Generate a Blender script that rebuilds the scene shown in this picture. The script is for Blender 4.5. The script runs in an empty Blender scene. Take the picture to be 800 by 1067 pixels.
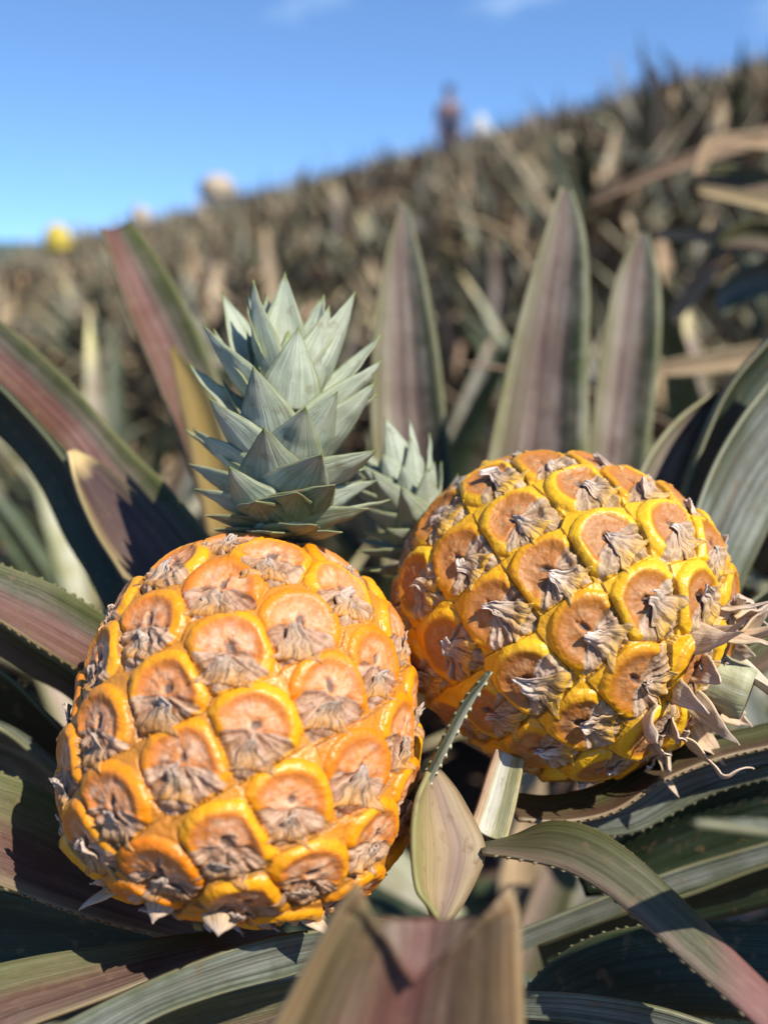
import bpy, math, random
import numpy as np
R_ = math.radians
rng = np.random.default_rng(7)
random.seed(7)
scene = bpy.context.scene
col = scene.collection

# ------------------------------------------------------------------ camera frame
F = 1000.0                       # focal length in photo pixels (photo 800 x 1067)
PITCH = math.atan(283.5 / F)
CAM = np.array([0.0, 0.0, 1.02])
EX = np.array([1.0, 0, 0]); EU = np.array([0, math.sin(PITCH), math.cos(PITCH)]); EF = np.array([0, math.cos(PITCH), -math.sin(PITCH)])

def cw(v):                       # camera-space vector -> world direction
    return v[0] * EX + v[1] * EU + v[2] * EF
def P(px, py, d):                # a point seen at photo pixel px,py standing d metres deep
    return CAM + cw(((px - 400.0) / F * d, (533.5 - py) / F * d, d))
def nrm(v):
    v = np.asarray(v, float); return v / (np.linalg.norm(v, axis=-1, keepdims=True) + 1e-12)
def sm(a, b, x):
    t = np.clip((x - a) / (b - a), 0, 1); return t * t * (3 - 2 * t)

SUN = nrm([0.50, -0.42, 0.76])

def terrain(x, y):
    x = np.asarray(x, float); y = np.asarray(y, float)
    base = 0.240 * np.clip(x, -30, 30) + 0.089 * np.clip(y, -30, 40)
    d = np.clip(y - 26.0, 0, 1e9); s = np.clip(np.abs(x) - 30, 0, 1e9)
    f = np.exp(-(d / 22.0) ** 2) * np.exp(-(s / 60.0) ** 2) * np.exp(-(np.clip(-y - 30, 0, 1e9) / 60) ** 2)
    return base * f - 31.0 * (1 - f)

# ------------------------------------------------------------------ numpy value noise
_tab = np.random.default_rng(3).random((64, 64, 64)).astype(np.float32)
def vnoise(p, scale, off=0.0):
    q = np.asarray(p, float) * scale + off
    i = np.floor(q).astype(int); f = q - i; f = f * f * (3 - 2 * f)
    i &= 63; j = (i + 1) & 63
    x0, y0, z0 = i[..., 0], i[..., 1], i[..., 2]; x1, y1, z1 = j[..., 0], j[..., 1], j[..., 2]
    fx, fy, fz = f[..., 0], f[..., 1], f[..., 2]
    def L(a, b, t): return a + (b - a) * t
    return L(L(L(_tab[x0, y0, z0], _tab[x1, y0, z0], fx), L(_tab[x0, y1, z0], _tab[x1, y1, z0], fx), fy),
             L(L(_tab[x0, y0, z1], _tab[x1, y0, z1], fx), L(_tab[x0, y1, z1], _tab[x1, y1, z1], fx), fy), fz)
def fbm(p, scale, off=0.0, o=3):
    a = 0; w = 0
    for k in range(o):
        a = a + vnoise(p, scale * 2 ** k, off + 7.3 * k) * 0.5 ** k; w += 0.5 ** k
    return a / w

# ------------------------------------------------------------------ mesh / object helpers
def mesh(name, verts, faces, mats=(), uvs=None, attrs=None, smooth=True, matidx=None):
    """faces: (N,4) int array or list of polygons; uvs: per-vertex (V,2)"""
    me = bpy.data.meshes.new(name)
    verts = np.asarray(verts, np.float32)
    if isinstance(faces, np.ndarray):
        nf, k = faces.shape
        me.vertices.add(len(verts)); me.vertices.foreach_set('co', verts.ravel())
        me.loops.add(nf * k); me.loops.foreach_set('vertex_index', faces.ravel().astype(np.int32))
        me.polygons.add(nf); me.polygons.foreach_set('loop_start', np.arange(0, nf * k, k, dtype=np.int32))
        me.polygons.foreach_set('loop_total', np.full(nf, k, np.int32))
        me.update(calc_edges=True)
        lv = faces.ravel()
    else:
        me.from_pydata([tuple(map(float, v)) for v in verts], [], [tuple(map(int, f)) for f in faces])
        lv = np.concatenate([np.asarray(f) for f in faces]).astype(int)
    if uvs is not None:
        ul = me.uv_layers.new(name='UVMap')
        ul.data.foreach_set('uv', np.asarray(uvs, np.float32)[lv].ravel())
    for k, v in (attrs or {}).items():
        at = me.attributes.new(k, 'FLOAT', 'POINT'); at.data.foreach_set('value', np.asarray(v, np.float32).ravel())
    for m in mats: me.materials.append(m)
    if matidx is not None: me.polygons.foreach_set('material_index', np.asarray(matidx, np.int32))
    if smooth: me.polygons.foreach_set('use_smooth', np.ones(len(me.polygons), bool))
    me.validate(); me.update()
    return me

def link(name, me, parent=None, loc=None):
    o = bpy.data.objects.new(name, me); col.objects.link(o)
    if parent is not None: o.parent = parent
    if loc is not None: o.location = tuple(map(float, loc))
    return o
def tag(o, label=None, cat=None, group=None, kind=None):
    if label: o['label'] = label
    if cat: o['category'] = cat
    if group: o['group'] = group
    if kind: o['kind'] = kind
    return o
def empty(name, loc, label, cat, group=None):
    o = bpy.data.objects.new(name, None); col.objects.link(o); o.location = tuple(map(float, loc)); o.empty_display_size = 0.05
    return tag(o, label, cat, group)
def rel(verts, root): return np.asarray(verts) - np.array(root.location)

def grid_faces(n, m, off=0):     # n rows of m verts
    a = np.arange(n * m).reshape(n, m) + off
    return np.stack([a[:-1, :-1], a[:-1, 1:], a[1:, 1:], a[1:, :-1]], -1).reshape(-1, 4)

class Bag:                       # joins several grids into one mesh
    def __init__(s): s.v = []; s.f = []; s.u = []; s.m = []; s.n = 0
    def add(s, v, f, u, mi=0):
        s.v.append(np.asarray(v).reshape(-1, 3)); s.f.append(f + s.n); s.u.append(np.asarray(u).reshape(-1, 2)); s.m += [mi] * len(f); s.n += len(s.v[-1])
    def mesh(s, name, mats): return mesh(name, np.concatenate(s.v), np.concatenate(s.f), mats, np.concatenate(s.u), matidx=s.m)

# ------------------------------------------------------------------ materials
class NT:
    def __init__(s, name):
        s.m = bpy.data.materials.new(name); s.m.use_nodes = True; s.t = s.m.node_tree
        s.b = s.t.nodes['Principled BSDF']; s.out = s.t.nodes['Material Output']
    def n(s, typ, **kw):
        nd = s.t.nodes.new(typ)
        for k, v in kw.items(): setattr(nd, k, v)
        return nd
    def l(s, a, b): s.t.links.new(a, b)
    def math(s, op, a, b=None, clamp=False):
        nd = s.n('ShaderNodeMath', operation=op, use_clamp=clamp)
        for i, x in enumerate((a, b)):
            if x is None: continue
            if isinstance(x, (int, float)): nd.inputs[i].default_value = x
            else: s.l(x, nd.inputs[i])
        return nd.outputs[0]
    def mix(s, f, a, b, blend='MIX'):
        nd = s.n('ShaderNodeMix', data_type='RGBA', blend_type=blend)
        for i, x in ((0, f), (6, a), (7, b)):
            if isinstance(x, (int, float)): nd.inputs[i].default_value = x
            elif isinstance(x, tuple): nd.inputs[i].default_value = (*x, 1) if len(x) == 3 else x
            else: s.l(x, nd.inputs[i])
        return nd.outputs[2]
    def ramp(s, f, pts):
        nd = s.n('ShaderNodeValToRGB'); cr = nd.color_ramp
        while len(cr.elements) < len(pts): cr.elements.new(0.5)
        for e, (p, c) in zip(cr.elements, pts):
            e.position = p; e.color = (*c, 1) if isinstance(c, tuple) else (c, c, c, 1)
        s.l(f, nd.inputs[0]); return nd.outputs[0]
    def noise(s, vec, scale, detail=3, rough=0.55):
        nd = s.n('ShaderNodeTexNoise'); nd.inputs['Scale'].default_value = scale; nd.inputs['Detail'].default_value = detail; nd.inputs['Roughness'].default_value = rough
        if vec is not None: s.l(vec, nd.inputs['Vector'])
        return nd.outputs['Fac']
    def mapping(s, vec, scale, loc=(0, 0, 0)):
        nd = s.n('ShaderNodeMapping'); s.l(vec, nd.inputs[0]); nd.inputs['Scale'].default_value = scale; nd.inputs['Location'].default_value = loc
        return nd.outputs[0]
    def attr(s, name): return s.n('ShaderNodeAttribute', attribute_name=name).outputs['Fac']
    def bump(s, h, strength, dist):
        nd = s.n('ShaderNodeBump'); nd.inputs['Strength'].default_value = strength; nd.inputs['Distance'].default_value = dist
        s.l(h, nd.inputs['Height']); s.l(nd.outputs[0], s.b.inputs['Normal'])

def leaf_mat(name, across, tip=None, tip_at=0.9, bloom=(0.34, 0.36, 0.33), bloom_amt=0.35, rough=0.42, stri=0.35, spots=(0.16, 0.10, 0.05), spot_amt=0.5, objrand=0.0, wear=0.45):
    """across: colour stops over the leaf's width (u 0..1); long streaks, wax bloom, small brown flecks"""
    t = NT(name)
    uv = t.n('ShaderNodeUVMap').outputs[0]
    sep = t.n('ShaderNodeSeparateXYZ'); t.l(uv, sep.inputs[0]); u, v = sep.outputs[0], sep.outputs[1]
    geo = t.n('ShaderNodeTexCoord').outputs['Object']
    orn = t.n('ShaderNodeObjectInfo').outputs['Random']
    off = t.n('ShaderNodeCombineXYZ'); t.l(t.math('MULTIPLY', orn, 37.0), off.inputs[0]); t.l(t.math('MULTIPLY', orn, 91.0), off.inputs[1])
    uo = t.n('ShaderNodeVectorMath', operation='ADD'); t.l(uv, uo.inputs[0]); t.l(off.outputs[0], uo.inputs[1]); uo = uo.outputs[0]
    wob = t.noise(t.mapping(uo, (3, 4, 1)), 1.0, 3)
    uw = t.math('ADD', u, t.math('MULTIPLY', t.math('SUBTRACT', wob, 0.5), 0.16))
    c = t.ramp(uw, across)
    st = t.noise(t.mapping(uo, (44, 1.3, 1)), 1.0, 4, 0.65)
    st2 = t.noise(t.mapping(uo, (13, 0.7, 1), (3, 1, 0)), 1.0, 3, 0.6)
    c = t.mix(t.math('MULTIPLY', t.ramp(st, [(0.38, 0.0), (0.66, 1.0)]), stri), c, t.mix(1.0, c, (0.36, 0.33, 0.30), 'MULTIPLY'))
    c = t.mix(t.math('MULTIPLY', t.ramp(st2, [(0.42, 0.0), (0.62, 1.0)]), stri), c, t.mix(1.0, c, (0.42, 0.36, 0.34), 'MULTIPLY'))
    bl = t.noise(geo, 34.0, 5, 0.65)
    bm = t.math('MULTIPLY', t.ramp(bl, [(0.42, 0.0), (0.66, 1.0)]), t.ramp(st2, [(0.35, 1.0), (0.6, 0.15)]))
    c = t.mix(t.math('MULTIPLY', bm, bloom_amt), c, bloom)
    # worn brownish patches along the blade
    wn = t.noise(t.mapping(uo, (5, 6, 1), (9, 4, 0)), 1.0, 5, 0.7)
    c = t.mix(t.math('MULTIPLY', t.ramp(wn, [(0.58, 0.0), (0.72, 1.0)]), wear), c, (0.17, 0.105, 0.05))
    # pale thin margin
    em = t.ramp(u, [(0.0, 1.0), (0.035, 0.0), (0.965, 0.0), (1.0, 1.0)])
    c = t.mix(t.math('MULTIPLY', em, 0.30), c, (0.28, 0.24, 0.12))
    fl = t.noise(geo, 190.0, 2, 0.5)
    c = t.mix(t.math('MULTIPLY', t.ramp(fl, [(0.62, 0.0), (0.72, 1.0)]), spot_amt), c, spots)
    if tip:
        c = t.mix(t.ramp(t.math('ADD', v, t.math('MULTIPLY', t.math('SUBTRACT', wob, 0.5), 0.12)), [(tip_at - 0.05, 0.0), (min(tip_at + 0.06, 1.0), 1.0)]), c, tip)
    if objrand > 0:
        oi = t.n('ShaderNodeObjectInfo').outputs['Random']
        hs = t.n('ShaderNodeHueSaturation'); t.l(c, hs.inputs['Color'])
        t.l(t.math('ADD', t.math('MULTIPLY', oi, objrand), 1 - objrand * 0.5), hs.inputs['Value'])
        t.l(t.math('ADD', t.math('MULTIPLY', oi, 0.05), 0.475), hs.inputs['Hue']); c = hs.outputs[0]
        ri = t.n('ShaderNodeNewGeometry').outputs['Random Per Island']
        c = t.mix(1.0, c, t.ramp(ri, [(0.0, 0.45), (0.5, 0.9), (1.0, 1.0)]), 'MULTIPLY'); c = t.mix(t.ramp(ri, [(0.72, 0.0), (0.95, 0.55)]), c, (0.52, 0.35, 0.20))
    t.l(c, t.b.inputs['Base Color'])
    t.l(t.ramp(bl, [(0.3, rough - 0.08), (0.7, rough + 0.16)]), t.b.inputs['Roughness'])
    t.b.inputs['Specular IOR Level'].default_value = 0.32
    t.bump(t.math('ADD', t.math('ADD', t.math('MULTIPLY', st, 0.8), st2), t.math('MULTIPLY', fl, 0.3)), 0.7, 0.0009)
    return t.m

G1 = (0.085, 0.105, 0.04); G2 = (0.05, 0.075, 0.028)
RED = (0.20, 0.060, 0.050); PURP = (0.13, 0.06, 0.06); OLV = (0.13, 0.12, 0.045); TANC = (0.42, 0.25, 0.12)
M = {}
M['red'] = leaf_mat('leaf_red_green', [(0.0, (0.12, 0.14, 0.035)), (0.16, (0.075, 0.085, 0.03)), (0.34, (0.13, 0.115, 0.075)), (0.44, (0.14, 0.075, 0.055)), (0.60, (0.18, 0.08, 0.06)), (0.85, (0.18, 0.09, 0.055)), (0.95, (0.13, 0.05, 0.03)), (1.0, (0.22, 0.15, 0.06))], bloom=(0.34, 0.24, 0.21), bloom_amt=0.35, stri=0.6)
M['upright'] = leaf_mat('leaf_upright_mauve', [(0.0, (0.20, 0.19, 0.06)), (0.10, (0.26, 0.24, 0.14)), (0.34, (0.30, 0.25, 0.19)), (0.46, (0.20, 0.125, 0.10)), (0.52, (0.10, 0.055, 0.045)), (0.60, (0.21, 0.155, 0.12)), (0.70, (0.15, 0.10, 0.08)), (0.80, (0.06, 0.055, 0.035)), (0.92, (0.05, 0.065, 0.022)), (1.0, (0.15, 0.17, 0.05))], bloom=(0.42, 0.38, 0.32), bloom_amt=0.4, stri=0.75, wear=.3)
M['grey'] = leaf_mat('leaf_grey_waxy', [(0.0, (0.13, 0.15, 0.08)), (0.25, (0.15, 0.17, 0.12)), (0.5, (0.19, 0.20, 0.155)), (0.75, (0.10, 0.115, 0.08)), (1.0, (0.12, 0.14, 0.07))], bloom=(0.33, 0.35, 0.31), bloom_amt=0.5, stri=0.75)
M['dark'] = leaf_mat('leaf_dark_green', [(0.0, (0.035, 0.055, 0.022)), (0.5, (0.022, 0.036, 0.018)), (1.0, (0.03, 0.048, 0.02))], bloom=(0.07, 0.09, 0.065), bloom_amt=0.3, rough=0.42, stri=0.5)
M['olive'] = leaf_mat('leaf_olive', [(0.0, (0.11, 0.115, 0.035)), (0.4, (0.10, 0.095, 0.035)), (0.7, (0.12, 0.07, 0.038)), (1.0, (0.20, 0.12, 0.07))], bloom=(0.22, 0.19, 0.12), bloom_amt=0.25, stri=0.55)
M['arch'] = leaf_mat('leaf_olive_to_mauve', [(0.0, (0.10, 0.105, 0.035)), (0.3, (0.085, 0.09, 0.035)), (0.8, (0.10, 0.09, 0.045)), (0.92, (0.17, 0.12, 0.08)), (1.0, (0.26, 0.2, 0.13))], tip=(0.19, 0.085, 0.07), tip_at=0.72, bloom=(0.21, 0.19, 0.13), bloom_amt=0.3, stri=0.55)
M['brown'] = leaf_mat('leaf_brown_green', [(0.0, (0.12, 0.13, 0.045)), (0.35, (0.12, 0.10, 0.04)), (0.55, (0.12, 0.055, 0.035)), (0.85, (0.12, 0.065, 0.05)), (1.0, (0.20, 0.14, 0.08))], bloom=(0.22, 0.19, 0.12), bloom_amt=0.25, stri=0.45)
M['purple'] = leaf_mat('leaf_purple_brown', [(0.0, (0.33, 0.24, 0.09)), (0.10, (0.22, 0.15, 0.07)), (0.2, (0.10, 0.055, 0.04)), (0.7, (0.09, 0.05, 0.045)), (1.0, (0.09, 0.07, 0.04))], tip=(0.58, 0.42, 0.18), tip_at=0.87, bloom=(0.22, 0.17, 0.15), bloom_amt=0.25, stri=.5)
M['yellow'] = leaf_mat('leaf_yellowing', [(0.0, (0.10, 0.07, 0.03)), (0.2, (0.30, 0.20, 0.05)), (0.6, (0.36, 0.24, 0.06)), (1.0, (0.16, 0.13, 0.05))], bloom=(0.35, 0.28, 0.14), bloom_amt=0.2)
M['tan'] = leaf_mat('leaf_dry_tan', [(0.0, (0.22, 0.21, 0.06)), (0.25, (0.36, 0.27, 0.12)), (0.5, (0.34, 0.24, 0.13)), (0.72, (0.25, 0.17, 0.13)), (0.9, (0.33, 0.25, 0.14)), (1.0, (0.22, 0.13, 0.06))], bloom=(0.40, 0.31, 0.2), bloom_amt=0.35, rough=0.6, spot_amt=0.7, stri=.25, wear=.7)  # purplish stop right of the middle paints in the fold's shaded side
M['dry'] = leaf_mat('leaf_dry_brown', [(0.0, (0.40, 0.28, 0.16)), (0.5, (0.34, 0.21, 0.11)), (1.0, (0.44, 0.31, 0.18))], bloom=(0.55, 0.42, 0.28), bloom_amt=0.5, rough=0.65, stri=0.5, objrand=0.6)
M['cut'] = leaf_mat('leaf_pale_cut', [(0.0, (0.45, 0.24, 0.14)), (0.14, (0.50, 0.36, 0.2)), (0.25, (0.62, 0.60, 0.46)), (0.5, (0.66, 0.64, 0.52)), (0.66, (0.36, 0.34, 0.18)), (0.9, (0.22, 0.22, 0.09)), (1.0, (0.55, 0.46, 0.22))], bloom=(0.7, 0.68, 0.58), bloom_amt=0.3, rough=0.55, spot_amt=0.15)
M['blade'] = leaf_mat('leaf_thin_blade', [(0.0, (0.06, 0.09, 0.04)), (0.45, (0.10, 0.12, 0.07)), (0.7, (0.46, 0.48, 0.34)), (1.0, (0.52, 0.52, 0.36))], bloom=(0.5, 0.5, 0.4), bloom_amt=0.2)
M['front'] = leaf_mat('leaf_front_red', [(0.0, (0.30, 0.18, 0.07)), (0.12, (0.15, 0.115, 0.05)), (0.3, (0.16, 0.10, 0.06)), (0.44, (0.19, 0.085, 0.06)), (0.55, (0.19, 0.08, 0.06)), (0.64, (0.12, 0.065, 0.04)), (0.85, (0.17, 0.11, 0.05)), (1.0, (0.32, 0.19, 0.08))], bloom=(0.26, 0.21, 0.16), bloom_amt=0.3, stri=.6, wear=.6)
M['field'] = leaf_mat('field_leaf_greygreen', [(0.0, (0.258, 0.258, 0.103)), (0.3, (0.276, 0.266, 0.155)), (0.6, (0.344, 0.310, 0.215)), (1.0, (0.223, 0.215, 0.094))], tip=(0.600, 0.448, 0.240), tip_at=0.88, bloom=(0.600, 0.600, 0.584), bloom_amt=0.5, objrand=0.7)
M['field2'] = leaf_mat('field_leaf_mauve', [(0.0, (0.269, 0.232, 0.107)), (0.4, (0.340, 0.232, 0.179)), (0.6, (0.232, 0.143, 0.116)), (1.0, (0.215, 0.198, 0.090))], tip=(0.600, 0.485, 0.250), tip_at=0.85, bloom=(0.600, 0.591, 0.485), bloom_amt=0.4, objrand=0.7)
M['fielddark'] = leaf_mat('field_leaf_green', [(0.0, (0.086, 0.109, 0.043)), (0.5, (0.070, 0.094, 0.047)), (1.0, (0.094, 0.109, 0.047))], bloom=(0.234, 0.265, 0.203), bloom_amt=0.35, objrand=0.5)
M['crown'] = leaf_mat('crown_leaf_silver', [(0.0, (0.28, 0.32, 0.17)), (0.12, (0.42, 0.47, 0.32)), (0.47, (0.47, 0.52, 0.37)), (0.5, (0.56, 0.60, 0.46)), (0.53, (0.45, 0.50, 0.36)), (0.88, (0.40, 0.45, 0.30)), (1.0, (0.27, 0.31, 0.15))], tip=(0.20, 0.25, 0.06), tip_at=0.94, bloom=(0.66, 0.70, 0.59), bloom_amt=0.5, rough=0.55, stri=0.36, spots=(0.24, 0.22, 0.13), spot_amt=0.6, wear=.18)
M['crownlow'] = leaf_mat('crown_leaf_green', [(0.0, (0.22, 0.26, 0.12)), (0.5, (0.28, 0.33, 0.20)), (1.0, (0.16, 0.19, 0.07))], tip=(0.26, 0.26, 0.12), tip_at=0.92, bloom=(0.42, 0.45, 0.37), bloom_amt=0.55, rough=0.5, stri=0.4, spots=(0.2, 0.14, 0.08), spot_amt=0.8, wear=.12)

def solid(name, c, rough=0.7, nscale=20, var=0.3):
    t = NT(name); g = t.n('ShaderNodeTexCoord').outputs['Object']
    f = t.noise(g, nscale, 4); t.l(t.mix(f, tuple(x * (1 - var) for x in c), tuple(min(1, x * (1 + var)) for x in c)), t.b.inputs['Base Color'])
    t.b.inputs['Roughness'].default_value = rough; t.bump(f, 0.4, 0.01); return t.m

def fruit_mat(name, inner1, inner2, rim1, rim2, groove, paper1, paper2, rough=0.36):
    t = NT(name); g = t.n('ShaderNodeTexCoord').outputs['Object']
    inner, pap, pit, grv, rnd, green, ang = [t.attr(k) for k in ('inner', 'paper', 'pit', 'groove', 'rnd', 'green', 'streak')]
    n1 = t.noise(g, 260, 5, 0.6); n2 = t.noise(g, 75, 4, 0.6); n3 = t.noise(g, 900, 2, 0.5)
    rim = t.mix(t.ramp(t.math('ADD', t.math('MULTIPLY', n2, 0.5), t.math('MULTIPLY', rnd, 0.5)), [(0.30, 0.0), (0.68, 1.0)]), rim1, rim2)
    rim = t.mix(t.math('MULTIPLY', green, 0.75), rim, (0.30, 0.36, 0.02))
    inn = t.mix(t.ramp(n1, [(0.34, 0.0), (0.66, 1.0)]), inner1, inner2)
    inn = t.mix(t.math('MULTIPLY', t.ramp(n3, [(0.56, 0.0), (0.72, 1.0)]), 0.35), inn, (0.62, 0.42, 0.3))
    inn = t.mix(t.math('MULTIPLY', t.ramp(t.noise(g, 420, 2), [(0.62, 0.0), (0.72, 1.0)]), 0.6), inn, (0.30, 0.11, 0.04))
    inn = t.mix(t.math('MULTIPLY', t.ramp(t.noise(g, 120, 4, 0.7), [(0.48, 0.0), (0.68, 1.0)]), 0.55), inn, inner1)
    inn = t.mix(t.math('MULTIPLY', t.ramp(t.noise(g, 150, 5, 0.75), [(0.56, 0.0), (0.70, 1.0)]), 0.6), inn, paper1)
    # glossy rim -> deep orange -> corky pinkish middle
    fi = t.math('ADD', inner, t.math('MULTIPLY', t.math('SUBTRACT', n1, 0.5), 0.40), clamp=True)
    mid = t.mix(0.5, tuple(0.5 * (x + y) for x, y in zip(rim1, inner1)), inner1)
    c = t.mix(t.ramp(fi, [(0.10, 0.0), (0.40, 1.0)]), rim, mid)
    c = t.mix(t.math('MULTIPLY', t.math('ADD', t.ramp(fi, [(0.42, 0.0), (0.98, 1.0)]), t.math('MULTIPLY', t.math('SUBTRACT', rnd, 0.6), 0.35), clamp=True), t.ramp(fi, [(0.22, 0.0), (0.85, 0.95)])), c, inn)
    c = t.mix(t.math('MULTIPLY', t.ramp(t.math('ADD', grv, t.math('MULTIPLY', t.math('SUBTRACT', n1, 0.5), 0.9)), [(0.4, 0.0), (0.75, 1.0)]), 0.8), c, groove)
    pp = t.mix(t.ramp(t.math('ADD', t.math('MULTIPLY', ang, 0.6), t.math('MULTIPLY', n1, 0.5)), [(0.35, 0.0), (0.8, 1.0)]), paper1, paper2)
    fp = t.ramp(t.math('ADD', pap, t.math('ADD', t.math('MULTIPLY', t.math('SUBTRACT', n1, 0.5), 0.7), t.math('MULTIPLY', t.math('SUBTRACT', n2, 0.55), 1.1))), [(0.36, 0.0), (0.62, 1.0)])
    c = t.mix(t.math('MULTIPLY', fp, 0.85), c, pp)
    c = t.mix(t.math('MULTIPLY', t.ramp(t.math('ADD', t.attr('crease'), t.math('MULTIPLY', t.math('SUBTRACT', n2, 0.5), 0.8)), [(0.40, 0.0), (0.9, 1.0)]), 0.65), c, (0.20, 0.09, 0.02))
    c = t.mix(t.ramp(t.math('ADD', pit, t.math('MULTIPLY', t.math('SUBTRACT', n1, 0.5), 0.6)), [(0.35, 0.0), (0.85, 0.85)]), c, (0.11, 0.075, 0.06))
    t.l(c, t.b.inputs['Base Color'])
    ro = t.math('ADD', rough, t.math('MULTIPLY', t.math('MAXIMUM', fi, fp), 0.25)); t.l(ro, t.b.inputs['Roughness'])
    t.b.inputs['Subsurface Weight'].default_value = 0.22; t.b.inputs['Subsurface Radius'].default_value = (1.0, 0.45, 0.1); t.b.inputs['Subsurface Scale'].default_value = 0.0025
    t.b.inputs['Specular IOR Level'].default_value = 0.5
    t.bump(t.math('ADD', t.math('MULTIPLY', n1, 1.0), t.math('MULTIPLY', n3, 0.4)), 0.6, 0.0008)
    return t.m

def bract_mat(name, base, mid, tip, dark=(0.13, 0.075, 0.05)):
    t = NT(name); uv = t.n('ShaderNodeUVMap').outputs[0]
    sep = t.n('ShaderNodeSeparateXYZ'); t.l(uv, sep.inputs[0]); g = t.n('ShaderNodeTexCoord').outputs['Object']
    st = t.math('ADD', t.math('MULTIPLY', t.noise(t.mapping(uv, (11, 1.2, 1)), 1.0, 4, 0.6), 0.55), t.math('MULTIPLY', t.noise(t.mapping(uv, (34, 1.6, 1)), 1.0, 4, 0.6), 0.45)); n1 = t.noise(g, 420, 4, 0.65); n2 = t.noise(g, 90, 3)
    v = t.math('ADD', sep.outputs[1], t.math('MULTIPLY', t.math('SUBTRACT', n2, 0.5), 0.7))
    c = t.ramp(v, [(0.0, base), (0.42, mid), (0.85, tip)])
    c = t.mix(t.math('MULTIPLY', t.ramp(st, [(0.47, 0.0), (0.58, 1.0)]), 0.85), c, dark)
    c = t.mix(t.math('MULTIPLY', t.ramp(n1, [(0.54, 0.0), (0.7, 1.0)]), 0.5), c, (0.60, 0.48, 0.40))
    t.l(c, t.b.inputs['Base Color']); t.b.inputs['Roughness'].default_value = 0.62
    t.bump(t.math('ADD', t.math('MULTIPLY', st, -1.0), t.math('MULTIPLY', n1, 0.4)), 0.9, 0.0009); return t.m

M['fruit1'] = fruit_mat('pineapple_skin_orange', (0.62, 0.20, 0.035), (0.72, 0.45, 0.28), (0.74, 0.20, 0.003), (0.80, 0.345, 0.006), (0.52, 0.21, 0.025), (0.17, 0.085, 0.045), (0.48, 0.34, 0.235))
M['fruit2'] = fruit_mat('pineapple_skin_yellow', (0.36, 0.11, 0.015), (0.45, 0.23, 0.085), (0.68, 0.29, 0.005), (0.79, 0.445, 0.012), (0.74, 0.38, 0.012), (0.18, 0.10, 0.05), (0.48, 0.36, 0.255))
M['bract1'] = bract_mat('bract_paper_brown', (0.64, 0.27, 0.04), (0.48, 0.29, 0.15), (0.64, 0.50, 0.39), dark=(0.11, 0.058, 0.035))
M['bract2'] = bract_mat('bract_paper_lilac', (0.70, 0.37, 0.02), (0.54, 0.35, 0.19), (0.78, 0.66, 0.56), dark=(0.12, 0.065, 0.038))
M['bractdry'] = bract_mat('bract_dry_pink', (0.62, 0.46, 0.24), (0.62, 0.45, 0.28), (0.70, 0.56, 0.42), dark=(0.36, 0.21, 0.12))
M['stalk'] = leaf_mat('stalk_pale_green', [(0.0, (0.40, 0.42, 0.24)), (0.5, (0.52, 0.52, 0.36)), (1.0, (0.36, 0.36, 0.18))], bloom=(0.6, 0.58, 0.46), bloom_amt=0.4)
M['soil'] = solid('soil_brown', (0.11, 0.065, 0.04), 0.95, 9, 0.45)
M['stem'] = solid('stem_brown', (0.16, 0.11, 0.06), 0.8, 40)
M['fieldfruit'] = solid('field_fruit_orange', (0.40, 0.24, 0.11), 0.55, 60, 0.45)

# ------------------------------------------------------------------ leaves
def cr(pts, n):                  # Catmull-Rom resample rows of an array
    pts = np.asarray(pts, float); k = len(pts)
    e = np.vstack([2 * pts[0] - pts[1], pts, 2 * pts[-1] - pts[-2]])
    t = np.linspace(0, k - 1, n); i = np.minimum(t.astype(int), k - 2); f = (t - i)[:, None]
    p0, p1, p2, p3 = e[i], e[i + 1], e[i + 2], e[i + 3]
    return 0.5 * ((2 * p1) + (-p0 + p2) * f + (2 * p0 - 5 * p1 + 4 * p2 - p3) * f ** 2 + (-p0 + 3 * p1 - 3 * p2 + p3) * f ** 3)

def ribbon(L, Rr, channel=0.12, na=11, wav=0.0, notch=0.0, seed=0, tip_v=(0, 1), keel=0.0):
    """a leaf blade between its two edge curves; channel bows the blade's middle away from the side that faces the camera"""
    n = len(L); a = np.linspace(0, 1, na)[None, :, None]
    pts = L[:, None] * (1 - a) + Rr[:, None] * a
    C = (L + Rr) / 2; T = nrm(np.gradient(C, axis=0)); S = Rr - L; W = np.linalg.norm(S, axis=1)
    N = nrm(np.cross(T, nrm(S)))
    s = np.sign(np.sum(N * (C - CAM), 1)); N = N * s[:, None]             # away from the camera
    prof = (1 - (2 * a[0, :, 0] - 1) ** 2)
    pts = pts + N[:, None] * (prof[None, :, None] * channel * W[:, None, None])
    if keel: pts = pts + N[:, None] * (np.exp(-((a[0, :, 0] - 0.5) / 0.06) ** 2)[None, :, None] * keel * W[:, None, None])
    if wav:
        nz = fbm(pts * 1.0, 22, seed * 3.1, 2) - 0.5
        pts = pts + N[:, None] * (nz * wav)[..., None]
    if notch:
        w = sm(0.72, 1.0, np.linspace(0, 1, n))[:, None, None] * (1 - np.abs(2 * a - 1)) ** 0.9
        pts = pts - T[:, None] * (w * notch)
    v = np.linspace(tip_v[0], tip_v[1], n)
    uv = np.stack([np.broadcast_to(a[0, :, 0], (n, na)), np.broadcast_to(v[:, None], (n, na))], -1)
    return pts, uv, N

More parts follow.
